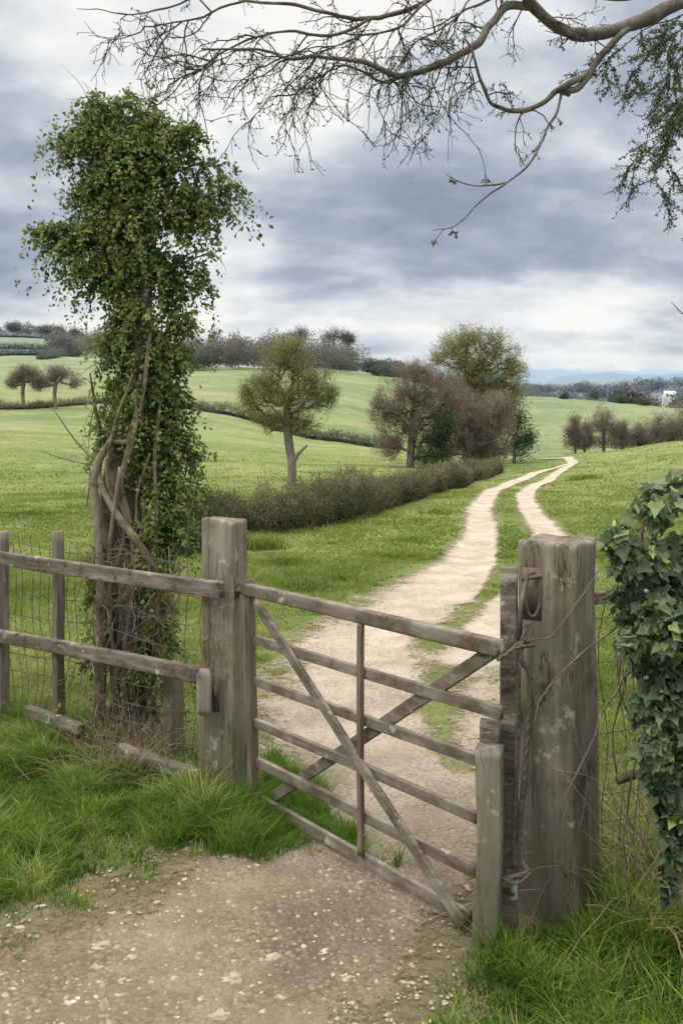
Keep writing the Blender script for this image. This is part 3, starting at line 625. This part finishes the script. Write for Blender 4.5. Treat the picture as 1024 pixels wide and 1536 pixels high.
B=[(985,756,36,28,-.05),(1035,735,46,26),(926,808,24,24,-.1),(952,846,38,32,-.08),(1010,845,44,44),(944,905,28,30),(998,930,42,46,-.12),(1050,930,60,80),(964,985,24,30),(998,1030,28,50,-.06),(1045,1080,50,80),(963,1060,16,26),(980,1120,24,30,-.08),(1005,1190,26,50),(1060,1220,45,80),(1005,1270,14,40),(1110,900,90,140),(1110,1150,80,180),(940,960,16,20,-.1),(1002,1330,12,20),(972,1160,12,16)]
BW=blobs_world(B,D2,.9); nl=8500; P,dr=sample_blobs(BW,nl,.55)
N_=dr*1.2+np.array([-.4,-.5,.7])+rng.normal(size=(nl,3))*.8
Ld=np.array([0,-.1,-.7])+rng.normal(size=(nl,3))*.7
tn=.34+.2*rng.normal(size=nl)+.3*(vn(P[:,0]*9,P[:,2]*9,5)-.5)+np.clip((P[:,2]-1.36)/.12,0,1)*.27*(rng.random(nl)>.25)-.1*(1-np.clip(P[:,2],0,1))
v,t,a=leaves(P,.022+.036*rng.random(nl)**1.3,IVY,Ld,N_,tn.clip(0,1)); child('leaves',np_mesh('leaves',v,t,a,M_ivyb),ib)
# =============== OVERHANGING BARE TREE
ot=empty('bare_tree',(3.35,4.6,0),'spreading bare tree with lichened limbs hanging over the gateway','tree')
mb=MB(); tw=MB()
P=smoothline([(3.5,4.9,-.2),(3.4,4.8,1.5),(3.3,4.6,3.0),(3.1,4.5,4.2),(2.9,4.4,5.6)],5); mb.sweep(P,np.linspace(.6,.22,len(P)),sides=16,amp=.03,freq=3)
limbs=[([(3.2,4.55,3.6),W(1180,-60,4.5),W(1060,-15,4.35),W(1000,8,4.3),W(930,42,4.25),W(870,52,4.2),W(845,44,4.2),W(800,8,4.15),W(770,-25,4.1),W(700,-60,4.1)],.072,.04),
([W(800,8,4.15),W(760,8,4.15),W(735,30,4.1),W(700,75,4.05),W(655,103,4.0),W(600,108,4.0),W(545,95,3.95),W(505,88,3.95),W(440,92,3.9),W(380,75,3.9),W(300,70,3.85)],.040,.007),
([W(950,36,4.26),W(900,85,4.2),W(862,128,4.15),W(835,132,4.12),W(800,165,4.1),W(765,168,4.1),W(735,150,4.05),W(712,100,4.0),W(690,60,4.0)],.034,.009),
([W(842,132,4.12),W(828,190,4.1),W(795,240,4.05),W(755,268,4.05),W(720,300,4.0),W(680,335,4.0),W(646,342,4.0)],.013,.003),
([W(755,268,4.05),W(720,278,4.02),W(695,272,4.0),W(678,258,4.0)],.008,.003),
([W(890,98,4.2),W(840,128,4.1),W(850,138,4.2)],.03,.02),
([W(700,-60,4.1),W(640,5,4.1),W(560,25,4.05),W(470,15,4.0),W(380,5,3.95),W(290,25,3.9),W(230,30,3.9)],.024,.005),
([W(560,25,4.05),W(500,50,4.0),W(430,48,4.0),W(360,62,3.95),W(300,100,3.9),W(268,120,3.9)],.016,.004),
([W(470,-30,4.1),W(330,-20,4.1),W(250,10,4.1),W(190,20,4.1),W(115,14,4.1)],.013,.003),
([W(600,108,4.0),W(570,120,4.0),W(520,100,3.95),W(480,120,3.9),W(440,140,3.9)],.012,.004),
([W(640,5,4.1),W(600,40,4.0),W(530,60,4.0),W(470,85,4.0)],.014,.004),
([W(1040,-60,4.0),W(960,-10,4.0),W(880,-15,4.0),W(820,-40,4.0)],.03,.01),
([(2.95,4.5,5.0),W(1150,-150,4.4),W(1060,-100,4.2),W(1000,-60,4.1)],.07,.03),
([W(1100,500,4.2),W(1040,475,4.1),W(1020,468,4.1),W(1003,453,4.1)],.009,.003),
([(3.3,4.6,2.6),W(1180,520,4.3),W(1100,500,4.2)],.03,.009),
([W(800,-40,4.1),W(740,-5,4.1),W(690,15,4.05),W(650,50,4.0),W(610,70,4.0)],.016,.004)]
LP_=[]
for pts,r0,r1 in limbs:
    P=smoothline(pts,7); P=P+np.stack([fbm(P[:,0]*4,P[:,2]*4,j+5)-.5 for j in range(3)],1)*.07
    q=np.linspace(0,9,len(P)); kn=1+.22*(vn(q*2.3,q*0,7)-.5)
    mb.sweep(P,np.linspace(r0*2,r1*2,len(P))*.56*kn,sides=10,amp=.004,freq=14); LP_.append(P)
buds=[]
def twig(a,d_,Ls,r,dep,droop=.10):
    n=max(4,int(Ls/.04)); P=[a]; d_=unit(d_)
    for s in range(n):
        d_=unit(d_+rng.normal(size=3)*.26+np.array([0,0,-droop])); P.append(P[-1]+d_*Ls/n)
    tw.sweep(P,np.linspace(r*1.9,max(r*.75,.0024),n+1),sides=4 if dep==0 else 3,cap=False)
    buds.extend(P[2::2])
    if dep<3:
        for k in range(int(rng.integers(2,5)) if dep<2 else int(rng.integers(0,2))):
            j=int(rng.integers(1,n)); dd=P[j]-P[j-1]; 
            twig(P[j],unit(dd)+rng.normal(size=3)*.6,Ls*rng.uniform(.35,.65),max(r*.62,.0015),dep+1,droop)
def twigs(li,n,lo,hi,dirs,Lr,r=.0042):
    P=LP_[li]
    for _ in range(n):
        j=int(rng.integers(int(len(P)*lo),int(len(P)*hi))); a=P[j]
        twig(a,np.array(dirs)+rng.normal(size=3)*.55,rng.uniform(*Lr),r,0)
twigs(1,22,.3,1,(-.5,0,-.5),(.18,.42)); twigs(1,8,.1,.9,(-.3,0,.5),(.1,.25))
twigs(6,16,.2,1,(-.6,0,-.4),(.2,.42)); twigs(7,12,.3,1,(-.6,0,-.5),(.15,.38)); twigs(8,5,.1,1,(-.5,0,-.4),(.1,.2),.0025)
twigs(9,11,.2,1,(-.4,0,-.8),(.15,.40)); twigs(10,10,.2,1,(-.5,0,-.5),(.15,.35)); twigs(15,11,.2,1,(-.3,0,-.7),(.15,.35))
twigs(2,9,.5,1,(-.4,0,-.2),(.12,.3)); twigs(3,4,.1,1,(-.4,0,-.5),(.04,.1),.0018); twigs(4,2,.2,.9,(-.5,0,.2),(.04,.1),.0018)
twigs(0,9,.3,.9,(.0,0,-.7),(.1,.25))
for (px,py,l) in [(648,112,.45),(640,120,.42),(560,105,.3),(480,120,.32),(420,100,.3),(380,80,.3),(330,75,.2),(500,95,.32),(600,115,.35)]:
    twig(W(px,py,4.0),np.array([-.1,0,-1.]),l,.0036,1,.05)
child('limb',mb.mesh('limb',M_branch,True),ot); child('twigs',tw.mesh('twigs',M_twig,True),ot)
bd=np.array(buds); bd=bd[rng.random(len(bd))<.7]; v,t,a=leaves(bd,.008+.008*rng.random(len(bd)),LEAF,None,None,rng.random(len(bd))*.5); child('buds',np_mesh('buds',v,t,a,M_spray),ot)
tw=MB(); tips=[]
def spray(a,d_,Ls,r,dep):
    n=max(4,int(Ls/.05)); P=[a]; d_=unit(d_)
    for s in range(n):
        d_=unit(d_+rng.normal(size=3)*.17+np.array([-.01,0,-.09])); P.append(P[-1]+d_*Ls/n)
    tw.sweep(P,np.linspace(r*2,.0025,n+1),sides=4,cap=False)
    P=np.array(P)
    m=int(Ls/.0042) if dep>0 else int(Ls/.012)
    t=rng.random(m)*(len(P)-1); i=t.astype(int); f=(t-i)[:,None]; i2=np.minimum(i+1,len(P)-1)
    tips.append(P[i]*(1-f)+P[i2]*f+rng.normal(size=(m,3))*.005)
    if dep<2:
        for k in range(int(rng.integers(5,8))):
            j=int(rng.integers(1,n)); spray(P[j],unit(P[j]-P[j-1])+rng.normal(size=3)*.6,Ls*rng.uniform(.3,.5),r*.6,dep+1)
for (px,py,dx,dz,l) in [(1060,20,-.8,-.4,.6),(1050,60,-.9,-.6,.65),(1040,120,-.9,-.8,.58),(1060,140,-.8,-.9,.62),(1070,170,-.8,-.8,.58),(1030,30,-.3,-.8,.5),(1090,100,-.6,-.9,.7),(1060,90,-.6,-.9,.65),(1080,200,-.8,-.7,.5),(1000,60,-.5,-.5,.3),(1050,0,-.8,-.7,.6)]:
    spray(W(px,py,4.3+rng.normal()*.15),np.array([dx,rng.normal()*.2,dz]),l,.0042,0)
child('drooping_shoots',tw.mesh('drooping_shoots',M_twig,True),ot)
P=np.concatenate(tips); v,t,a=leaves(P,.008+.010*rng.random(len(P)),LEAF,rng.normal(size=(len(P),3))+np.array([0,0,-.3])); child('leaves',np_mesh('leaves',v,t,a,M_spray),ot)
# =============== MID AND FAR TREES
def make_tree(name,label,cat_,d,trunk,B,nl,ls,lmat,natt=160,rt=.012,bare=0.,group=None,pw=.5,shell=.2,twigf=0.,tmat=None,tb=0.,wl_=1.,tipf=.5,hole=0.):
    base=W(trunk[0][0],trunk[0][1],d); z=Hs(base[0],d); base[2]=z-.1
    e=empty(name,(base[0],d,z),label,cat_,group)
    seed=[base]+[W(a,b,d) for a,b in trunk[1:]]; seed=list(smoothline(seed,4))
    BW=blobs_world(B,d,1.)
    att,_=sample_blobs(BW,natt,.1)
    fq=F/d/18.; off=trunk[0][0]
    hk=lambda P: vn(P[:,0]*fq+off,P[:,2]*fq+P[:,1]*fq*.7,int(off)%50)
    if hole: att=att[hk(att)>hole*.8]
    A,par=space_tree(seed,att,d*.010,.3,.5)
    mb=MB(); r=tree_mesh(mb,A,par,rt,pw,rmax=d*.0062); child('trunk',mb.mesh('trunk',tmat or M_far,True),e)
    Ls=[]
    nsg=max(30,nl//9); Pc,dr=sample_blobs(BW,nsg,shell)
    if hole: kk=hk(Pc)>hole; Pc,dr=Pc[kk],dr[kk]; nsg=len(Pc)
    h_=int(nsg*tipf); tip=A[rng.integers(len(seed),len(A),h_)]; Pc[:h_]=tip; 
    P=(Pc[:,None]+rng.normal(size=(nsg,9,3))*ls*wl_*2.0).reshape(-1,3)
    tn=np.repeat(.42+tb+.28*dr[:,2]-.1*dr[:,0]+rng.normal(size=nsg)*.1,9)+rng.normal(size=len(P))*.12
    k=rng.random(len(P))>bare
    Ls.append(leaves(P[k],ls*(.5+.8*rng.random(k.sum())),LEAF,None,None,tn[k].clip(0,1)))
    if twigf>0:
        n=int(nl*twigf); j=rng.integers(len(seed),len(A),n); P2=A[j]+rng.normal(size=(n,3))*ls*2; Ls.append(leaves(P2,ls*4.5*(.4+rng.random(n)),TWIG,rng.normal(size=(n,3))+np.array([0,0,.7]),None,(.4+tb+rng.normal(size=n)*.2).clip(0,1)))
    v,t,a=cat(Ls); child('crown',np_mesh('crown',v,t,a,lmat),e)
    return e
make_tree('pollard_tree','small round crowned tree with olive buds and a broken side limb','tree',30,[(438,735),(437,690),(432,655),(430,600)],[(430,540,40,34),(398,575,36,32),(465,572,36,36),(430,600,54,38),(442,520,26,16),(378,605,24,22),(484,600,24,22),(412,632,38,20),(458,635,32,18),(498,590,12,16),(370,590,12,16)],17000,.044,M_olive,1500,.007,.0,None,.46,.1,1.2,tb=.0,hole=.24)
mb=MB(); mb.sweep(smoothline([W(437,700,30),W(445,685,29.9),W(452,676,29.9),W(461,668,29.9)],4),np.linspace(.16,.07,13),sides=8,amp=.02); child('snag',mb.mesh('snag',M_far,True),bpy.data.objects['pollard_tree'],'broken pale side limb')
make_tree('bare_tree','twiggy brown leafless tree standing in the hedgerow','tree',46,[(615,706),(617,665),(619,620),(622,580)],[(602,592,40,46),(645,588,44,48),(628,557,42,20),(580,620,28,44),(655,635,40,46),(610,650,46,40),(585,672,28,26),(650,670,36,28),(678,600,26,46),(565,612,12,24)],23000,.06,M_brown,1800,.010,.0,None,.45,.1,1.5,hole=.2,tb=.05)
make_tree('oak_tree','tall spreading tree with sparse yellow green spring leaves','tree',54,[(716,696),(718,640),(714,585),(714,550)],[(708,510,44,22),(678,525,32,26),(750,522,36,24),(715,545,58,34),(768,552,26,26),(656,540,16,16),(735,580,46,34),(695,575,42,32),(768,588,24,30),(715,612,48,34),(680,600,32,34),(755,620,26,26)],27000,.085,M_olive,1800,.013,.0,None,.44,.1,.9,tb=.05,hole=.2)
make_tree('ivy_shrub','dense dark evergreen ivy shrub at the foot of the trees','shrub',45,[(655,706),(655,680)],[(655,655,22,38),(645,685,30,20),(670,645,16,24),(662,625,14,14)],8000,.10,M_green,60,.015,0,None,.5,.1,hole=.15)
make_tree('hawthorn_shrub','bushy brown leafless shrub in the hedgerow','shrub',48,[(710,702),(710,670)],[(702,635,40,48),(740,638,34,48),(690,670,36,30),(725,675,42,26),(748,610,24,28),(690,610,24,28)],25000,.062,M_brown,1500,.009,.0,None,.46,.1,1.3,tb=.12,hole=.18)
make_tree('holly_shrub','dark green evergreen shrub at the end of the hedgerow','shrub',52,[(770,698),(772,670)],[(774,640,24,36),(757,612,22,24),(790,655,13,20),(775,672,28,20),(748,592,16,14)],12000,.10,M_green,80,.015,0,None,.5,.1,hole=.2)
for i,(px,rx,ty,ry) in enumerate([(862,14,618,20),(876,12,628,14),(905,24,610,18),(932,14,628,14),(958,18,632,14),(985,24,616,18),(1008,18,622,16),(1032,30,592,26),(1068,34,600,26)]):
    make_tree('hedgerow_tree','leafless brown tree in a far hedgerow across the valley','tree',150+i*2,[(px,676),(px,650)],[(px,ty+ry,rx*.8,ry),(px-rx*.4,ty+ry*1.6,rx*.85,ry*.8),(px+rx*.4,ty+ry*1.9,rx*.85,ry*.8),(px,664,rx*1.5,10)],4000,.19,M_brown,320,.025,0,'bare trees in the valley hedgerow',.45,.1,1.0,hole=.2,tb=-.02)
for (px,py,rx,ry) in [(893,590,18,11),(932,599,9,8),(846,594,6,4),(966,606,7,5)]:
    d=262; z=Hs((px-512)/F*d,d); by=HZ-(z-CH)*F/d
    make_tree('dark_bush','rounded dark evergreen bush standing in a far field','bush',d,[(px,by),(px,by-ry*.5)],[(px,by-ry*.9,rx,ry),(px-rx*.4,by-ry*.7,rx*.7,ry*.7)],1400,.35,M_green,20,.06,0,'dark bushes in the far field',.5,.1,tipf=.1)
for (px,rx,dy) in [(36,26,0),(84,34,-4)]:
    d=118; z=Hs((px-512)/F*d,d); by=HZ-(z-CH)*F/d
    make_tree('windswept_tree','flat topped windswept brown tree on the hillside pasture','tree',d,[(px,by),(px-2,by-22),(px,by-38)],[(px-8,by-46,rx*.7,12),(px+10,by-52,rx*.7,12),(px-rx*.7,by-36,rx*.5,9),(px+rx*.8,by-40,rx*.5,9),(px,by-58,rx*.5,7)],3600,.13,M_brown,500,.02,0,'windswept trees on the hillside',.46,.1,1.3,hole=.2)
for (px,h,r) in [(552,20,9),(448,30,20),(500,34,22),(522,26,10),(70,16,9),(88,18,9),(112,14,7),(20,12,10)]:
    d=325 if px>200 else 560; z=Hs((px-512)/F*d,d)+(9 if 400<px<530 else 0); by=HZ-(z-CH)*F/d
    make_tree('skyline_tree','small bare round headed tree on the hilltop skyline','tree',d,[(px,by+8),(px,by-h*.4)],[(px,by-h*.6,r,h*.35),(px-r*.4,by-h*.45,r*.7,h*.25),(px+r*.4,by-h*.5,r*.7,h*.3)],1800,.0012*d,M_wood,90,.00016*d*1.3,.1,'trees on the hilltop skyline',.45,.1,.4)
def hedge(name,label,pts,hh,ww,n,ls,mat,kind=None,group=None,tb=0.,tap=1.,gr=0.):
    P=smoothline([(a,b,0) for a,b in pts],10)[:,:2]; seg=np.linalg.norm(np.diff(P,axis=0),axis=1); cs=np.r_[0,np.cumsum(seg)]
    dens=1/np.interp(cs,cs,P[:,1]); c2=np.r_[0,np.cumsum((dens[1:]+dens[:-1])*.5*seg)]; s=np.interp(rng.random(n)*c2[-1],c2,cs)
    x=np.interp(s,cs,P[:,0]); y=np.interp(s,cs,P[:,1]); dx=np.gradient(P[:,0],cs); dy=np.gradient(P[:,1],cs); tx=np.interp(s,cs,dx); ty=np.interp(s,cs,dy)
    th=rng.random(n)*np.pi; rr=rng.random(n)**.35; lump=.30+.75*vn(s*.8/ww,s*0,4)+.55*vn(s*3.0/ww,th*2,6)+.25*vn(s*8/ww,th*4,7)
    tp=1+(tap-1)*s/cs[-1]; h_=hh*tp; w_=ww*(.4+.6*tp)
    off=np.cos(th)*rr*w_*.5*lump; zz=np.abs(np.sin(th))**.6*rr*h_*lump; low=rng.random(n)<.3; off=np.where(low,np.sign(off)*w_*.5*(.6+.25*rng.random(n))*lump,off); zz=np.where(low,rng.random(n)*h_*.7*lump,zz)
    X=x-ty*off; Y=y+tx*off; Q_=np.stack([X,Y,H(X,Y)+zz],1)
    sz=ls*(.5+.8*rng.random(n))*np.clip(y/y.min(),1,3)**.8
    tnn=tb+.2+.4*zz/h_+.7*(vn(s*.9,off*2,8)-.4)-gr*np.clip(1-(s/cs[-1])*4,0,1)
    L1=leaves(Q_,sz,LEAF,None,None,(tnn+rng.normal(size=n)*.15).clip(0,1)); n2=n//2
    L2=leaves(Q_[:n2]+np.array([0,0,.0]),sz[:n2]*4.2,TWIG,rng.normal(size=(n2,3))*.8+np.array([0,0,.9]),None,(tb+.58-.6*gr*np.clip(1-(s[:n2]/cs[-1])*4,0,1)+rng.normal(size=n2)*.15).clip(0,1))
    mbc=MB(); tc_=1+(tap-1)*cs/cs[-1]; Cc=np.column_stack([P,H(P[:,0],P[:,1])+hh*.18*tc_]); mbc.sweep(Cc,ww*.35*tc_,hh*.38*tc_,(0,0,1),.6,10,0,1,True,0.1)
    core=(np.concatenate(mbc.V),np.concatenate(mbc.T),np.concatenate(mbc.A))
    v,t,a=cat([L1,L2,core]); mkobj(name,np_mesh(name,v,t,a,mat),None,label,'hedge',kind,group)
g=lambda px,py:GP(px,py)
hedge('hedge','dense clipped brown and green hedge running beside the track',[g(270,835),g(330,806),g(430,795),g(540,770),g(640,742),g(700,722),g(745,708)],.84,.95,80000,.032,M_hedge,tap=.42,gr=.35,tb=.02)
def fp(px,d): return ((px-512)/F*d,d)
hedge('hedge','low dark hedge dividing the hillside pastures',[fp(150,128),fp(255,122),fp(330,113),(fp(420,106)),(fp(500,98)),fp(600,88)],1.1,1.4,9000,.16,M_hedge,None,'field boundary hedges')
hedge('hedge','low brown hedge bank below the hillside trees',[fp(-120,108),fp(0,114),fp(80,121),fp(150,128)],.8,1.3,5000,.2,M_hedge,None,'field boundary hedges',.3)
for pts in [[fp(-100,430),fp(30,440),fp(160,450)],[fp(-100,500),fp(60,520),fp(170,500)],[fp(60,330),fp(110,400),fp(130,450)],[fp(-100,370),fp(40,365),fp(110,400)],[fp(560,255),fp(640,240),fp(700,230)]]:
    hedge('hedge','distant dark hedge dividing hillside fields',pts,2.8,3.8,3000,.7,M_wood,None,'distant field hedges',-.1)
def wood(label,trees,ls,per,mat=M_wood,tb=0.):
    Ls=[]
    for (x,y,r,h) in trees:
        z=Hs(x,y); n=per; d=unit(rng.normal(size=(n,3))); rad=(.3+.7*rng.random(n)**.6)[:,None]
        P=np.array([x,y,z+h*.55])+d*rad*np.array([r,r,h*.5]); 
        Ls.append(leaves(P,ls*(.6+.8*rng.random(n)),LEAF,None,None,(tb+.48+.3*d[:,2]+rng.normal()*.2+rng.normal(size=n)*.08).clip(0,1)))
    v,t,a=cat(Ls); mkobj('woodland',np_mesh('woodland',v,t,a,mat),None,label,'woodland','stuff')
tr=[]
for i in range(170):
    px=rng.uniform(265,535); d=rng.uniform(250,350); tr.append(((px-512)/F*d,d,rng.uniform(2.5,5.5),rng.uniform(5,13)*(.75 if px>500 else 1)))
wood('brown leafless wood along the crest of the hill',tr,.45,560)
tr=[]
for i in range(60):
    px=rng.uniform(80,290); d=rng.uniform(380,440); tr.append(((px-512)/F*d,d,rng.uniform(4,6),rng.uniform(7,14)))
for i in range(50):
    px=rng.uniform(-60,180); d=rng.uniform(560,640); tr.append(((px-512)/F*d,d,rng.uniform(4,7),rng.uniform(3,8)))
wood('distant brown wood on the hillside',tr,.8,340)
tr=[]
for i in range(330):
    px=rng.uniform(640,1200); d=rng.uniform(600,950); tr.append(((px-512)/F*d,d,rng.uniform(8,14),rng.uniform(7,14)))
for i in range(40):
    px=rng.uniform(930,1200); d=rng.uniform(300,420)
    tr.append(((px-512)/F*d,d,rng.uniform(4,6),rng.uniform(5,9)))
wood('hazy dark woods covering the hills across the valley',tr,1.4,320,M_wood,-.12)
tr=[(( px-512)/F*285,285,rng.uniform(2.5,4),rng.uniform(4,6)) for px in rng.uniform(545,600,9)]
wood('dark evergreen thicket at the edge of the hill pasture',tr,.6,400,M_green)
d=560; hx=(1003-512)/F*d; hz=CH+(HZ-596)/F*d
he=empty('farmhouse',(hx,d,hz),'small white rendered farmhouse on the far wooded hillside','house')
mb=MB(); 
def box(mb,x0,x1,y0,y1,z0,z1):
    V=[(x,y,z) for z in(z0,z1) for y in(y0,y1) for x in(x0,x1)]; mb.add(V,[(0,1,5),(0,5,4),(1,3,7),(1,7,5),(3,2,6),(3,6,7),(2,0,4),(2,4,6),(4,5,7),(4,7,6),(0,2,3),(0,3,1)])
box(mb,hx-3.5,hx+3.5,d-3,d+3,Hs(hx,d)-1,hz+2); mb.add([(hx-3.5,d-3,hz+2),(hx-3.5,d+3,hz+2),(hx-3.5,d,hz+4),(hx+3.5,d-3,hz+2),(hx+3.5,d+3,hz+2),(hx+3.5,d,hz+4)],[(0,1,2),(3,5,4)]); child('wall',mb.mesh('wall',M_white),he)
mb=MB(); mb.add([(hx-4,d-3.4,hz+1.8),(hx+4,d-3.4,hz+1.8),(hx+4,d,hz+4.2),(hx-4,d,hz+4.2),(hx-4,d+3.4,hz+1.8),(hx+4,d+3.4,hz+1.8)],[(0,1,2),(0,2,3),(3,2,5),(3,5,4)]); child('roof',mb.mesh('roof',M_slate),he)
for k in(-2.2,0,2.2):
    mb=MB(); box(mb,hx+k-.4,hx+k+.4,d-3.1,d-3.02,hz+.2,hz+1.3); child('window',mb.mesh('window',M_glass),he)
hz_=hz-Hs(hx,d)
tr=[(hx+rng.uniform(-16,16),d-rng.uniform(6,16),rng.uniform(3,5),hz_+rng.uniform(-2,2.0)) for i in range(22)]
wood('dark wood screening the farmhouse',tr,1.2,300,M_wood,-.1)
# =============== WORLD
w=bpy.data.worlds.new('World'); SC.world=w; w.use_nodes=True; nt=w.node_tree; nt.nodes.clear()
SUN_EL=math.radians(50); AZ=math.radians(-115)
tc=nd(nt,'ShaderNodeTexCoord').outputs['Generated']; dn=nd(nt,'ShaderNodeVectorMath',{0:tc},operation='NORMALIZE').outputs[0]
sp_=nd(nt,'ShaderNodeSeparateXYZ',{0:dn}); z=mth(nt,'MAXIMUM',sp_.outputs[2],0.0); zz=mth(nt,'ADD',z,.38)
pv=nd(nt,'ShaderNodeCombineXYZ',{0:mth(nt,'DIVIDE',sp_.outputs[0],zz),1:mth(nt,'MULTIPLY',mth(nt,'DIVIDE',sp_.outputs[1],zz),1.45),2:2.3}).outputs[0]
n1=noi(nt,pv,2.4,9,.5,.1); n2=noi(nt,pv,7.,6,.6,.1)
val=mth(nt,'ADD',mth(nt,'MULTIPLY',n1,.76),mth(nt,'MULTIPLY',n2,.24))
val=mth(nt,'ADD',mth(nt,'MULTIPLY',mth(nt,'SUBTRACT',val,.5),1.8),.535)
def blob(px,py,k,amp,val):
    v=Vector(((px-512)/F,1,(HZ-py)/F)).normalized()
    dt=nd(nt,'ShaderNodeVectorMath',{0:dn,1:tuple(v)},operation='DOT_PRODUCT').outputs['Value']
    return mth(nt,'ADD',val,mth(nt,'MULTIPLY',mth(nt,'POWER',mth(nt,'MAXIMUM',dt,0.),k),amp))
for b in [(80,60,150,.30),(430,170,130,.24),(330,215,300,.08),(560,60,120,.10),(820,60,150,.08),(650,310,80,-.09),(20,260,100,-.08),(850,260,100,-.02),(400,400,200,-.04),(250,20,400,-.08),(60,480,250,.08)]: val=blob(*b,val)
hor=mth(nt,'MULTIPLY',mr(nt,z,.18,.12,0.,.21),mr(nt,z,.02,.09,.5,1.)); val=mth(nt,'ADD',val,hor)
cc=ramp(nt,val,[(.28,(.28,.335,.425)),(.43,(.385,.44,.53)),(.54,(.52,.57,.645)),(.67,(.76,.785,.81)),(.82,(.98,.97,.945))])
sky=nd(nt,'ShaderNodeTexSky',sky_type='NISHITA'); sky.sun_disc=False; sky.sun_elevation=SUN_EL; sky.sun_rotation=AZ
skc=mixc(nt,1.,sky.outputs[0],(.10,.10,.10),'MULTIPLY')
low=mr(nt,z,.10,.03,.05,.5)
cf=mixc(nt,low,cc,mixc(nt,.5,skc,(.54,.68,.84)))
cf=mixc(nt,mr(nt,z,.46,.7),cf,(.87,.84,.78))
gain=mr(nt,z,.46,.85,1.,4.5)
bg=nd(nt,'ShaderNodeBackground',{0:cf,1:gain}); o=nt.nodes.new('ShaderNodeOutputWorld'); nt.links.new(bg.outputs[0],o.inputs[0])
sl=bpy.data.lights.new('sun','SUN'); sl.energy=1.5; sl.angle=math.radians(12); sl.color=(1,.92,.80)
so=bpy.data.objects.new('sun',sl); COL.objects.link(so)
dirv=Vector((math.sin(AZ)*math.cos(SUN_EL),math.cos(AZ)*math.cos(SUN_EL),math.sin(SUN_EL)))
so.rotation_euler=dirv.to_track_quat('Z','Y').to_euler()
# =============== CAMERA
cd=bpy.data.cameras.new('camera'); co=bpy.data.objects.new('camera',cd); COL.objects.link(co); SC.camera=co
co.location=(0,0,CH); co.rotation_euler=(math.radians(90),0,0)
cd.sensor_fit='VERTICAL'; cd.sensor_height=36; cd.lens=36*F/1536; cd.shift_y=-(768-HZ)/1536; cd.clip_end=9000; cd.clip_start=.05
SC.view_settings.view_transform='Standard'; SC.view_settings.look='None'; SC.view_settings.exposure=0
